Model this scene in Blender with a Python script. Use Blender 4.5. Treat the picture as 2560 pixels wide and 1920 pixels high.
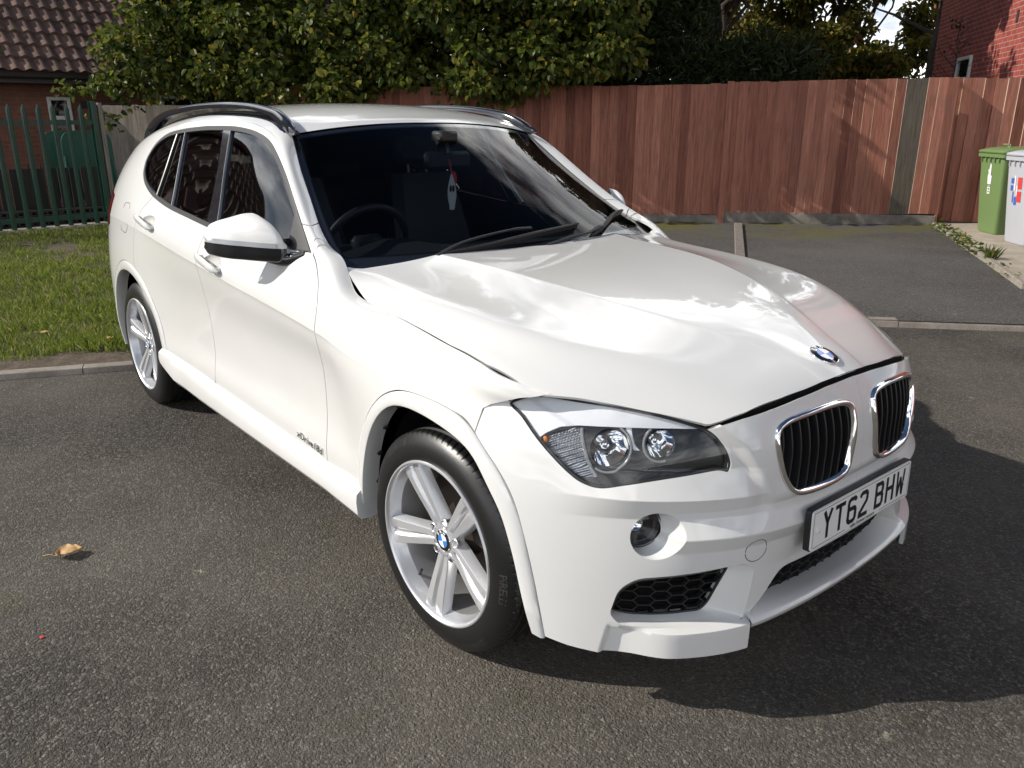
import bpy, math, random
import numpy as np
from mathutils import Vector, Matrix
random.seed(7); RNG=np.random.default_rng(7)
SCN=bpy.context.scene; COL=SCN.collection
for o in list(bpy.data.objects): bpy.data.objects.remove(o,do_unlink=True)
R=math.radians
# ------------------------------------------------------------------ camera
CAM=(1.7181,-2.0103,1.4811); YAW,PITCH,ROLL=2.4496,-0.3169,0.003; FPX=2019.1
d=Vector((math.cos(PITCH)*math.cos(YAW),math.cos(PITCH)*math.sin(YAW),math.sin(PITCH)))
r=d.cross(Vector((0,0,1))).normalized(); u=r.cross(d)
r2=r*math.cos(ROLL)+u*math.sin(ROLL); u2=-r*math.sin(ROLL)+u*math.cos(ROLL)
cam=bpy.data.objects.new('camera',bpy.data.cameras.new('camera')); COL.objects.link(cam)
cam.matrix_world=Matrix(((r2.x,u2.x,-d.x,CAM[0]),(r2.y,u2.y,-d.y,CAM[1]),(r2.z,u2.z,-d.z,CAM[2]),(0,0,0,1)))
cam.data.sensor_width=36; cam.data.lens=FPX/2560*36; cam.data.clip_start=.05; cam.data.clip_end=2000
SCN.camera=cam
# ------------------------------------------------------------------ sky, sun, exposure
SUN_EL=R(33.5); SUN_DIR=Vector((-.584*math.cos(SUN_EL),-.811*math.cos(SUN_EL),math.sin(SUN_EL)))
W=bpy.data.worlds.new('World'); SCN.world=W; W.use_nodes=True
nt=W.node_tree; nt.nodes.clear()
def wn(t,**k):
    n=nt.nodes.new(t)
    for a,b in k.items(): setattr(n,a,b)
    return n
out=wn('ShaderNodeOutputWorld'); bg=wn('ShaderNodeBackground'); bg.inputs['Strength'].default_value=.064
sky=wn('ShaderNodeTexSky',sky_type='NISHITA',sun_disc=False); sky.sun_elevation=SUN_EL
sky.sun_rotation=math.atan2(SUN_DIR.x,SUN_DIR.y); sky.air_density=.9; sky.dust_density=.25; sky.ozone_density=2.2
tc=wn('ShaderNodeTexCoord'); mp=wn('ShaderNodeMapping'); mp.inputs['Scale'].default_value=(1.5,1.5,3.2); mp.inputs['Location'].default_value=(.35,.1,.2)
nz=wn('ShaderNodeTexNoise'); nz.inputs['Scale'].default_value=1.7; nz.inputs['Detail'].default_value=9; nz.inputs['Roughness'].default_value=.58; nz.inputs['Distortion'].default_value=.15
rp=wn('ShaderNodeValToRGB'); rp.color_ramp.elements[0].position=.50; rp.color_ramp.elements[1].position=.63
nz2=wn('ShaderNodeTexNoise'); nz2.inputs['Scale'].default_value=4.5; nz2.inputs['Detail'].default_value=5
cr=wn('ShaderNodeValToRGB'); cr.color_ramp.elements[0].position=.35; cr.color_ramp.elements[1].position=.65
cr.color_ramp.elements[0].color=(12,13,15,1); cr.color_ramp.elements[1].color=(48,47.5,46.5,1)
mx=wn('ShaderNodeMix',data_type='RGBA')
L=nt.links.new
L(tc.outputs['Generated'],mp.inputs['Vector']); L(mp.outputs[0],nz.inputs['Vector']); L(mp.outputs[0],nz2.inputs['Vector'])
sxyz=wn('ShaderNodeSeparateXYZ'); L(tc.outputs['Generated'],sxyz.inputs[0])
hi=wn('ShaderNodeMath',operation='SUBTRACT'); hi.inputs[1].default_value=.575; L(sxyz.outputs[2],hi.inputs[0])
hm=wn('ShaderNodeMath',operation='MAXIMUM'); hm.inputs[1].default_value=-.03; L(hi.outputs[0],hm.inputs[0])
hk=wn('ShaderNodeMath',operation='MULTIPLY_ADD'); hk.inputs[1].default_value=-2.2; L(hm.outputs[0],hk.inputs[0]); L(nz.outputs['Fac'],hk.inputs[2])
cd=wn('ShaderNodeVectorMath',operation='DOT_PRODUCT'); cd.inputs[1].default_value=Vector((-.37,.76,.53)).normalized(); L(tc.outputs['Generated'],cd.inputs[0])
ce=wn('ShaderNodeMapRange'); ce.inputs['From Min'].default_value=.945; ce.inputs['From Max'].default_value=.982; ce.inputs['To Max'].default_value=.26; L(cd.outputs['Value'],ce.inputs[0])
ca=wn('ShaderNodeMath',operation='ADD'); L(hk.outputs[0],ca.inputs[0]); L(ce.outputs[0],ca.inputs[1])
L(ca.outputs[0],rp.inputs['Fac']); L(nz2.outputs['Fac'],cr.inputs['Fac'])
L(rp.outputs['Color'],mx.inputs['Factor']); L(sky.outputs[0],mx.inputs['A']); L(cr.outputs['Color'],mx.inputs['B'])
L(mx.outputs['Result'],bg.inputs['Color']); L(bg.outputs[0],out.inputs['Surface'])
sun=bpy.data.objects.new('sun',bpy.data.lights.new('sun','SUN')); COL.objects.link(sun)
sun.data.energy=5.0; sun.data.angle=R(.53); sun.data.color=(1,.94,.85)
sun.rotation_euler=SUN_DIR.to_track_quat('Z','Y').to_euler()
SCN.view_settings.view_transform='Standard'; SCN.view_settings.look='None'; SCN.view_settings.exposure=.12; SCN.view_settings.gamma=1
SCN.cycles.max_bounces=8; SCN.cycles.transparent_max_bounces=16; SCN.cycles.use_denoising=True
SCN.cycles.sample_clamp_indirect=6
# ------------------------------------------------------------------ materials
def mat(name,base=(.5,.5,.5),rough=.5,metal=0,coat=0,coat_r=.03,spec=.5,trans=0,ior=1.5):
    m=bpy.data.materials.new(name); m.use_nodes=True; b=m.node_tree.nodes['Principled BSDF']
    b.inputs['Base Color'].default_value=(*base,1); b.inputs['Roughness'].default_value=rough; b.inputs['Metallic'].default_value=metal
    b.inputs['Coat Weight'].default_value=coat; b.inputs['Coat Roughness'].default_value=coat_r; b.inputs['Specular IOR Level'].default_value=spec
    b.inputs['Transmission Weight'].default_value=trans; b.inputs['IOR'].default_value=ior
    return m
class NT:
    def __init__(s,m): s.t=m.node_tree; s.b=m.node_tree.nodes.get('Principled BSDF')
    def n(s,t,ins=None,**k):
        x=s.t.nodes.new(t)
        for a,b in k.items(): setattr(x,a,b)
        for a,b in (ins or {}).items():
            if hasattr(b,'is_output') or isinstance(b,bpy.types.NodeSocket): s.t.links.new(b,x.inputs[a])
            else: x.inputs[a].default_value=b
        return x
    def l(s,a,b): s.t.links.new(a,b)
    def obj(s,sc=(1,1,1)):
        return s.n('ShaderNodeMapping',{'Vector':s.n('ShaderNodeTexCoord').outputs['Object'],'Scale':sc}).outputs[0]
    def noise(s,vec,scale,detail=4,rough=.55):
        return s.n('ShaderNodeTexNoise',{'Vector':vec,'Scale':scale,'Detail':detail,'Roughness':rough}).outputs['Fac']
    def ramp(s,f,stops):
        x=s.n('ShaderNodeValToRGB',{'Fac':f}); e=x.color_ramp.elements
        while len(e)<len(stops): e.new(.5)
        for i,(p,c) in enumerate(stops): e[i].position=p; e[i].color=(*c,1) if len(c)==3 else c
        return x.outputs['Color']
    def mix(s,f,a,b,mode='MIX'):
        x=s.n('ShaderNodeMix',data_type='RGBA',blend_type=mode)
        for k,v in (('Factor',f),('A',a),('B',b)):
            if isinstance(v,bpy.types.NodeSocket): s.l(v,x.inputs[k])
            else: x.inputs[k].default_value=v if not isinstance(v,tuple) else (*v,1)[:4]
        return x.outputs['Result']
    def bump(s,h,st,dist,to=None,normal=None):
        x=s.n('ShaderNodeBump',{'Height':h,'Strength':st,'Distance':dist})
        if normal is not None: s.l(normal,x.inputs['Normal'])
        s.l(x.outputs[0],(to or s.b).inputs['Normal']); return x.outputs[0]
def glass(name,tint,rough=0.0,ior=1.5):
    m=bpy.data.materials.new(name); m.use_nodes=True; m.node_tree.nodes.clear(); t=NT(m)
    o=t.n('ShaderNodeOutputMaterial'); tr=t.n('ShaderNodeBsdfTransparent',{'Color':(*tint,1)}); g=t.n('ShaderNodeBsdfGlossy',{'Roughness':rough})
    f0=((ior-1)/(ior+1))**2; lw=t.n('ShaderNodeLayerWeight',{'Blend':.5}); p5=t.n('ShaderNodeMath',{0:lw.outputs['Facing'],1:5.},operation='POWER'); f=t.n('ShaderNodeMath',{0:p5.outputs[0],1:1-f0,2:f0},operation='MULTIPLY_ADD'); x=t.n('ShaderNodeMixShader',{'Fac':f.outputs[0]})
    t.l(tr.outputs[0],x.inputs[1]); t.l(g.outputs[0],x.inputs[2]); t.l(x.outputs[0],o.inputs['Surface']); return m
M={}
M['paint']=mat('white_paint',(.70,.70,.688),.35,coat=1,coat_r=.012)
M['gloss']=mat('gloss_black',(.010,.011,.014),.12,coat=.6)
M['plastic']=mat('black_plastic',(.010,.010,.011),.5)
M['satin']=mat('satin_black',(.012,.012,.012),.34)
M['void']=mat('dark_cavity',(.006,.006,.006),.9,spec=.1)
M['liner']=mat('wheel_liner',(.02,.02,.02),.9)
M['rub']=mat('seal_rubber',(.012,.012,.012),.6)
M['chrome']=mat('chrome',(.86,.86,.87),.05,1)
M['alloy']=mat('silver_alloy',(.66,.67,.69),.32,.6,coat=.6,coat_r=.06)
M['alloyd']=mat('alloy_barrel',(.42,.42,.43),.42,.7)
M['disc']=mat('brake_disc',(.055,.042,.036),.5,.5)
M['windscreen']=glass('windscreen_glass',(.45,.49,.52),ior=1.22)
M['doorglass']=glass('door_glass',(.30,.34,.34),ior=1.9)
M['privacy']=glass('privacy_glass',(.03,.03,.035),ior=1.75)
M['lens']=glass('lamp_lens',(.93,.94,.95),ior=1.45)
M['brow']=mat('lamp_silver',(.80,.81,.83),.45,.12)
M['refl']=mat('lamp_reflector',(.85,.86,.88),.04,1)
M['corner']=mat('corner_reflector',(.50,.51,.53),.16,.9); M['bezel']=mat('lamp_bezel',(.013,.013,.014),.22)
M['amber']=mat('amber_bulb',(.75,.20,.03),.3)
M['ringw']=mat('light_guide',(.26,.265,.27),.18,.3)
M['red']=mat('tail_lamp_red',(.35,.006,.012),.08,coat=1)
M['white']=mat('white_plastic',(.75,.76,.76),.35)
M['blue']=mat('badge_blue',(.03,.20,.62),.25,coat=.6)
M['badgew']=mat('badge_white',(.82,.83,.85),.25,coat=.6)
M['ink']=mat('plate_ink',(.012,.012,.013),.4)
M['plate']=mat('plate_white',(.84,.84,.82),.28,coat=.5)
M['cloth']=mat('seat_leather',(.022,.022,.024),.5)
M['dash']=mat('dash_plastic',(.018,.019,.021),.6)
M['steel']=mat('steel',(.55,.55,.55),.35,1)
M['indw']=mat('indicator_lens',(.78,.82,.88),.08,.55,coat=1)
# tyre with faint grain
m=mat('tyre_rubber',(.009,.009,.0095),.36); t=NT(m); t.bump(t.noise(t.obj(),260,2),.25,.001); M['tyre']=m
m=mat('tyre_letter',(.035,.035,.035),.35); M['tletter']=m
# paint: very faint orange peel, road film
t=NT(M['paint']); ov=t.obj()
f=t.noise(ov,2.2,4); t.l(t.mix(t.ramp(f,[(.35,(0,0,0)),(.7,(1,1,1))]),(.70,.70,.688),(.675,.675,.66)),t.b.inputs['Base Color'])
x=t.n('ShaderNodeBump',{'Height':t.noise(ov,420,1),'Strength':.02,'Distance':.0005}); t.l(x.outputs[0],t.b.inputs['Coat Normal'])
# ------------------------------------------------------------------ mesh helpers
def mk(name,V,F,m,parent=None,smooth=True,mi=None,ang=40):
    me=bpy.data.meshes.new(name); V=np.asarray(V,float)
    me.from_pydata(V.tolist(),[],[tuple(int(i) for i in f) for f in F]); me.validate(); me.update()
    for x in (m if isinstance(m,(list,tuple)) else [m]): me.materials.append(x)
    if mi is not None and len(mi)==len(me.polygons): me.polygons.foreach_set('material_index',np.asarray(mi,np.int32))
    if smooth:
        me.polygons.foreach_set('use_smooth',np.ones(len(me.polygons),bool))
        if ang<180: me.set_sharp_from_angle(angle=R(ang))
    o=bpy.data.objects.new(name,me); COL.objects.link(o)
    if parent is not None: o.parent=parent
    return o
def empty(name,loc=(0,0,0),rz=0,label=None,cat=None,group=None):
    o=bpy.data.objects.new(name,None); COL.objects.link(o); o.location=loc; o.rotation_euler=(0,0,rz); o.empty_display_size=.2
    return tag(o,label,cat,group)
def tag(o,label=None,cat=None,group=None,kind=None):
    if label: o['label']=label
    if cat: o['category']=cat
    if group: o['group']=group
    if kind: o['kind']=kind
    return o
class MB:
    """collects geometry for ONE mesh"""
    def __init__(s): s.V=[];s.F=[];s.I=[];s.n=0
    def add(s,V,F,mi=0):
        V=np.asarray(V,float); s.V.append(V); s.F+= [tuple(int(i)+s.n for i in f) for f in F]; s.I+=[mi]*len(F); s.n+=len(V); return s
    def grid(s,G,mi=0,close_u=False,close_v=False,flip=False):
        G=np.asarray(G,float); a,b=G.shape[:2]; F=[]
        for i in range(a if close_u else a-1):
            for j in range(b if close_v else b-1):
                f=(i*b+j,((i+1)%a)*b+j,((i+1)%a)*b+(j+1)%b,i*b+(j+1)%b); F.append(f[::-1] if flip else f)
        return s.add(G.reshape(-1,3),F,mi)
    def box(s,c,h,rot=None,mi=0,bev=0):
        c=np.array(c,float);h=np.array(h,float)
        if bev>0:
            b=min(bev,h.min()*.95); P=[]
            for ax in range(3):
                for sg in (-1,1):
                    q=[]
                    o1,o2=[(1,2),(2,0),(0,1)][ax]
                    for e1,e2 in ((-1,-1),(1,-1),(1,1),(-1,1)):
                        v=np.zeros(3); v[ax]=sg*h[ax]; v[o1]=e1*(h[o1]-b); v[o2]=e2*(h[o2]-b); q.append(v)
                    P.append(q if sg>0 else q[::-1])
            V=np.array([v for q in P for v in q]); F=[tuple(range(4*i,4*i+4)) for i in range(6)]
            idx={}
            for i in range(24): idx[i]=V[i]
            key=lambda v:tuple(np.sign(v).astype(int))
            cor={}
            for i in range(24): cor.setdefault(key(V[i]),[]).append(i)
            for k,l in cor.items():
                f=tuple(l); nn=np.cross(V[f[1]]-V[f[0]],V[f[2]]-V[f[0]]); F.append(f if nn@np.array(k)>0 else f[::-1])
            ks=list(cor)
            for a in range(len(ks)):
                for b2 in range(a+1,len(ks)):
                    df=[x for x in range(3) if ks[a][x]!=ks[b2][x]]
                    if len(df)==1:
                        A=[i for i in cor[ks[a]] if i//8!=df[0]]; B=[i for i in cor[ks[b2]] if i//8!=df[0]]
                        if A[0]//8!=B[0]//8: B=B[::-1]
                        f=(A[0],A[1],B[1],B[0]); nn=np.cross(V[f[1]]-V[f[0]],V[f[2]]-V[f[0]]); md=(V[A[0]]+V[A[1]]+V[B[0]]+V[B[1]])
                        F.append(f if nn@md>0 else f[::-1])
        else:
            V=np.array([(x,y,z) for x in (-1,1) for y in (-1,1) for z in (-1,1)])*h
            F=[(0,1,3,2),(4,6,7,5),(0,4,5,1),(2,3,7,6),(0,2,6,4),(1,5,7,3)]
        if rot is not None: V=V@np.array(rot).T
        return s.add(V+c,F,mi)
    def tube(s,P,rad,n=8,mi=0,closed=False,cap=True,flat=1.0,up=(0,0,1)):
        P=np.asarray(P,float); N=len(P); rad=np.broadcast_to(rad,N)
        T=np.gradient(P,axis=0) if not closed else np.roll(P,-1,0)-np.roll(P,1,0)
        T/=np.linalg.norm(T,axis=1,keepdims=True); upv=np.array(up,float); G=[]
        for i in range(N):
            a=np.cross(upv,T[i]); l=np.linalg.norm(a)
            a=a/l if l>1e-6 else np.array([1.,0,0]); b=np.cross(T[i],a)
            th=np.linspace(0,2*np.pi,n,endpoint=False)
            G.append(P[i]+rad[i]*(np.cos(th)[:,None]*a+flat*np.sin(th)[:,None]*b))
        base=s.n; s.grid(G,mi,close_u=closed,close_v=True)
        if cap and not closed:
            s.F.append(tuple(base+i for i in range(n)));s.F.append(tuple(base+(N-1)*n+i for i in range(n))[::-1]);s.I+=[mi,mi]
        return s
    def lathe(s,prof,n=32,ax='y',c=(0,0,0),mi=0,closed=False):
        prof=np.asarray(prof,float); th=np.linspace(0,2*np.pi,n,endpoint=False); G=np.zeros((len(prof),n,3))
        for i,(rr,h) in enumerate(prof):
            if ax=='y': G[i]=np.stack([rr*np.cos(th),np.full(n,h),rr*np.sin(th)],1)
            elif ax=='x': G[i]=np.stack([np.full(n,h),rr*np.cos(th),rr*np.sin(th)],1)
            else: G[i]=np.stack([rr*np.cos(th),rr*np.sin(th),np.full(n,h)],1)
        return s.grid(G+np.array(c),mi,close_u=closed,close_v=True)
    def xf(s,Mx):
        Mx=np.array(Mx); s.V=[v@Mx[:3,:3].T+Mx[:3,3] for v in s.V]; return s
    def mirror(s):
        o=MB(); o.V=[v*np.array([1,-1,1]) for v in s.V]; o.F=[f[::-1] for f in s.F]; o.I=list(s.I); o.n=s.n; return o
    def build(s,name,m,parent=None,smooth=True,ang=40):
        V=np.concatenate(s.V) if s.V else np.zeros((0,3))
        return mk(name,V,s.F,m,parent,smooth,s.I if isinstance(m,(list,tuple)) else None,ang)
# ------------------------------------------------------------------ parked car: body surfaces (x forward, y left, z up, metres; front axle at x=0)
def bsb(n,t,k=3):
    t=np.clip(np.asarray(t,float),0,1-1e-9)
    kn=np.concatenate([np.zeros(k),np.linspace(0,1,n-k+1),np.ones(k)])
    B=np.zeros((len(t),n+k)); 
    for i in range(n+k): B[:,i]=(t>=kn[i])&(t<kn[i+1])
    for d in range(1,k+1):
        for i in range(n+k-d):
            a=kn[i+d]-kn[i]; b=kn[i+d+1]-kn[i+1]
            B[:,i]=(B[:,i]*(t-kn[i])/a if a>0 else 0)+(B[:,i+1]*(kn[i+d+1]-t)/b if b>0 else 0)
    return B[:,:n]
def grev(n,k=3):
    kn=np.concatenate([np.zeros(k),np.linspace(0,1,n-k+1),np.ones(k)])
    return np.array([kn[i+1:i+1+k].mean() for i in range(n)])
def fit(P,it=3,w=.9):
    P=np.asarray(P,float); m,n=P.shape[:2]; A=bsb(m,grev(m)); B=bsb(n,grev(n)); C=P.copy()
    for _ in range(it): C=C+w*(P-np.einsum('im,mnk,jn->ijk',A,C,B))
    return C
def ev(C,u,v):
    return np.einsum('im,mnk,jn->ijk',bsb(C.shape[0],u),C,bsb(C.shape[1],v))
def curve(P,t,it=4):
    C=fit(np.asarray(P,float)[:,None,:].repeat(4,1),it); return ev(C,t,[0.5])[:,0]
def nrm(G):
    a=np.gradient(G,axis=0); b=np.gradient(G,axis=1); n=np.cross(a,b)
    return n/np.maximum(np.linalg.norm(n,axis=2,keepdims=True),1e-12)
# ---------------- side: (x, rows of (w,z)) ----------------
SIDE=[
(.40,[(.83,.28),(.83,.36),(.825,.45),(.81,.55),(.77,.64),(.74,.70),(.72,.737),(.71,.765),(.708,.785),(.706,.797),(.703,.807),(.70,.815),(.697,.821),(.692,.826)]),
(.27,[(.865,.28),(.866,.36),(.864,.45),(.853,.55),(.826,.64),(.806,.70),(.790,.737),(.777,.768),(.776,.79),(.780,.803),(.783,.816),(.782,.828),(.780,.841),(.776,.8545)]),
(.14,[(.893,.28),(.896,.36),(.895,.45),(.890,.55),(.877,.64),(.860,.70),(.843,.74),(.826,.776),(.820,.80),(.818,.816),(.817,.832),(.812,.850),(.806,.866),(.80,.882)]),
(0.,[(.897,.28),(.90,.36),(.90,.45),(.898,.55),(.895,.64),(.888,.705),(.88,.75),(.868,.79),(.856,.82),(.848,.84),(.839,.857),(.829,.874),(.818,.89),(.805,.902)]),
(-.15,[(.893,.28),(.897,.36),(.897,.45),(.897,.55),(.895,.65),(.891,.72),(.886,.765),(.877,.81),(.865,.845),(.856,.863),(.845,.88),(.833,.896),(.818,.908),(.80,.918)]),
(-.32,[(.878,.28),(.884,.36),(.884,.45),(.886,.56),(.89,.665),(.891,.735),(.889,.785),(.882,.83),(.87,.865),(.86,.883),(.848,.899),(.834,.914),(.816,.926),(.795,.934)]),
(-.48,[(.856,.28),(.866,.36),(.864,.45),(.867,.57),(.878,.68),(.887,.75),(.889,.805),(.881,.855),(.866,.89),(.856,.906),(.843,.921),(.828,.932),(.808,.940),(.785,.944)]),
(-.57,[(.85,.28),(.862,.36),(.859,.46),(.86,.575),(.871,.69),(.884,.765),(.889,.82),(.88,.87),(.862,.91),(.851,.928),(.838,.944),(.822,.958),(.801,.967),(.775,.970)]),
(-.66,[(.848,.28),(.861,.36),(.857,.46),(.857,.58),(.868,.695),(.883,.775),(.889,.828),(.878,.885),(.852,.945),(.838,.975),(.824,1.0),(.808,1.021),(.784,1.036),(.753,1.040)]),
(-.75,[(.847,.28),(.861,.37),(.856,.465),(.856,.58),(.866,.695),(.883,.78),(.889,.836),(.876,.90),(.841,.985),(.824,1.02),(.81,1.045),(.796,1.064),(.773,1.074),(.743,1.064)]),
(-.87,[(.847,.28),(.861,.37),(.855,.465),(.855,.58),(.865,.695),(.882,.785),(.889,.845),(.875,.91),(.826,1.025),(.806,1.065),(.787,1.10),(.772,1.122),(.75,1.128),(.722,1.113)]),
(-1.03,[(.847,.28),(.861,.37),(.854,.465),(.854,.58),(.864,.695),(.881,.79),(.889,.856),(.874,.92),(.818,1.045),(.782,1.12),(.747,1.198),(.729,1.222),(.707,1.226),(.679,1.214)]),
(-1.19,[(.847,.28),(.861,.37),(.854,.465),(.854,.58),(.864,.695),(.881,.795),(.889,.866),(.874,.93),(.818,1.05),(.766,1.165),(.705,1.305),(.686,1.333),(.664,1.340),(.636,1.324)]),
(-1.32,[(.847,.28),(.861,.37),(.854,.465),(.854,.58),(.864,.70),(.881,.80),(.889,.873),(.873,.937),(.817,1.055),(.755,1.195),(.678,1.372),(.655,1.405),(.628,1.42),(.596,1.423)]),
(-1.50,[(.847,.28),(.861,.37),(.854,.465),(.855,.58),(.866,.705),(.882,.81),(.889,.887),(.873,.95),(.816,1.062),(.748,1.215),(.660,1.422),(.637,1.448),(.605,1.468),(.565,1.481)]),
(-1.75,[(.848,.28),(.862,.37),(.856,.465),(.858,.58),(.869,.71),(.883,.82),(.89,.905),(.873,.968),(.816,1.072),(.745,1.225),(.650,1.443),(.628,1.468),(.60,1.488),(.562,1.502)]),
(-2.05,[(.852,.28),(.866,.37),(.862,.465),(.866,.58),(.876,.71),(.887,.83),(.891,.93),(.873,.99),(.818,1.082),(.744,1.235),(.648,1.446),(.627,1.472),(.60,1.493),(.562,1.507)]),
(-2.30,[(.862,.28),(.876,.37),(.876,.465),(.88,.58),(.886,.71),(.891,.84),(.891,.952),(.871,1.01),(.822,1.095),(.748,1.245),(.653,1.438),(.632,1.465),(.603,1.486),(.562,1.50)]),
(-2.52,[(.875,.28),(.888,.37),(.891,.465),(.892,.58),(.893,.71),(.894,.84),(.888,.968),(.868,1.03),(.823,1.115),(.754,1.25),(.664,1.418),(.638,1.447),(.607,1.469),(.565,1.484)]),
(-2.76,[(.88,.28),(.893,.37),(.896,.465),(.897,.58),(.897,.71),(.892,.84),(.88,.98),(.858,1.05),(.82,1.13),(.758,1.255),(.676,1.388),(.648,1.418),(.612,1.441),(.567,1.456)]),
(-3.00,[(.872,.28),(.885,.37),(.888,.465),(.889,.58),(.888,.71),(.88,.84),(.864,.98),(.842,1.05),(.808,1.13),(.752,1.24),(.684,1.34),(.654,1.373),(.615,1.396),(.567,1.411)]),
(-3.22,[(.85,.28),(.862,.37),(.866,.465),(.867,.58),(.864,.71),(.852,.84),(.832,.98),(.808,1.05),(.775,1.125),(.726,1.215),(.672,1.29),(.645,1.32),(.61,1.345),(.565,1.36)]),
(-3.42,[(.79,.28),(.805,.37),(.812,.465),(.815,.58),(.81,.71),(.795,.84),(.77,.97),(.748,1.04),(.715,1.11),(.675,1.18),(.635,1.24),(.615,1.265),(.585,1.285),(.545,1.30)]),
(-3.56,[(.68,.28),(.70,.37),(.71,.465),(.715,.58),(.71,.71),(.695,.84),(.67,.96),(.65,1.02),(.62,1.08),(.59,1.13),(.56,1.18),(.545,1.2),(.52,1.22),(.49,1.235)]),
(-3.62,[(.50,.28),(.52,.37),(.53,.465),(.535,.58),(.53,.71),(.515,.84),(.49,.95),(.47,1.0),(.45,1.06),(.43,1.1),(.41,1.14),(.40,1.16),(.38,1.18),(.36,1.2)]),
]
def sculpt(x,r):
    # crisp shoulder line over the doors with a hollow below it; both fade out over the front wing and the rear arch
    s=lambda e0,e1:(lambda t:t*t*(3-2*t))(min(max((x-e0)/(e1-e0),0),1))
    a=s(-.42,-.72)*(1-.75*s(-2.15,-2.5)); r=[list(p) for p in r]
    for k,d in ((2,.002),(3,.007),(4,.010),(5,.006)): r[k][0]-=d*a
    L=lambda p,q,t,o:[p[0]+(q[0]-p[0])*t+o,p[1]+(q[1]-p[1])*t]
    return r[:6]+[L(r[5],r[6],.78,-.0008*a),r[6],L(r[6],r[7],.16,.0012*a)]+r[7:]
SC=fit(np.array([[(x,-w,z) for w,z in sculpt(x,r)] for x,r in SIDE]),4)
# ---------------- nose ----------------
NB=[ # z, [(w,x)...] from centre round to the side, same count
(.19,[(0,.752),(.13,.750),(.27,.744),(.40,.728),(.50,.695),(.59,.645),(.67,.583),(.735,.51),(.79,.435),(.835,.35),(.865,.26),(.885,.16),(.893,.06)]),
(.35,[(0,.757),(.13,.755),(.27,.748),(.40,.727),(.50,.69),(.59,.635),(.67,.568),(.735,.497),(.79,.42),(.835,.338),(.868,.25),(.889,.16),(.898,.06)]),
(.52,[(0,.760),(.13,.757),(.27,.745),(.39,.717),(.48,.68),(.57,.625),(.65,.557),(.715,.488),(.775,.41),(.825,.326),(.862,.24),(.885,.15),(.897,.06)]),
(.65,[(0,.750),(.13,.747),(.27,.731),(.375,.705),(.46,.668),(.55,.612),(.63,.545),(.695,.475),(.755,.395),(.805,.31),(.843,.225),(.872,.14),(.888,.06)]),
(.76,[(0,.736),(.13,.733),(.265,.717),(.365,.69),(.45,.65),(.53,.598),(.605,.53),(.665,.46),(.72,.38),(.768,.295),(.808,.21),(.838,.13),(.86,.06)]),
(.86,[(0,.692),(.12,.688),(.25,.675),(.345,.652),(.43,.615),(.505,.563),(.575,.497),(.63,.427),(.675,.35),(.715,.27),(.75,.19),(.78,.115),(.81,.05)]),
]
NZ=np.array([z for z,_ in NB])
NC=fit(np.array([[(x,-w,z) for w,x in r] for z,r in NB]))
def nose_grid(na,nz):
    u=np.linspace(0,1,nz); s=np.linspace(0,1,na)
    G=ev(NC,u,s)
    n=nrm(G); n*=np.sign(n[...,0:1].mean()) if True else 1
    # arc-length parameter, measured along the z=.52 ring
    ring=ev(NC,[np.interp(.52,NZ,grev(len(NZ)))],s)[0]
    a=np.concatenate([[0],np.cumsum(np.linalg.norm(np.diff(ring,axis=0),axis=1))])
    Aa=np.broadcast_to(a,(nz,na)); Z=G[...,2]; W=-G[...,1]
    ss=lambda e0,e1,x:(lambda t:t*t*(3-2*t))(np.clip((x-e0)/(e1-e0),0,1))
    tri=lambda z,lo,pk,hi:np.where(z<pk,np.clip((z-lo)/(pk-lo),0,1),np.clip((hi-z)/(hi-pk),0,1))
    we=np.interp(Z,[.50,.554,.615,.66,.726,.785,.84],[.33,.346,.375,.392,.43,.483,.53])
    blk=(1-ss(we-.018,we+.02,W))*ss(.545,.60,Z)
    off=.018*blk
    # lower crease and the upward-facing band above it
    lo=np.where(Z<.508,np.clip((Z-.40)/.108,0,1)*.35+.65*np.clip((Z-.47)/.038,0,1),np.clip((.572-Z)/.064,0,1))
    off=off+.025*lo*(1-ss(.53,.66,W))
    # upper crease under the lamp
    up=tri(Z,.555,.606,.675)
    off=off+.021*up*ss(.34,.42,W)*(1-ss(.64,.80,W))
    # lower splitter
    ln=np.interp(Z,[.191,.306],[.728,.707]); sp=ss(.395,.41,W)*(.024*(1-ss(.58,.71,W))-.013*ss(.60,.705,W))*(1-ss(ln-.007,ln+.001,W))
    off=off+sp*(1-ss(.261,.271,Z))
    return G+n*off[...,None], Aa, n
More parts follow.
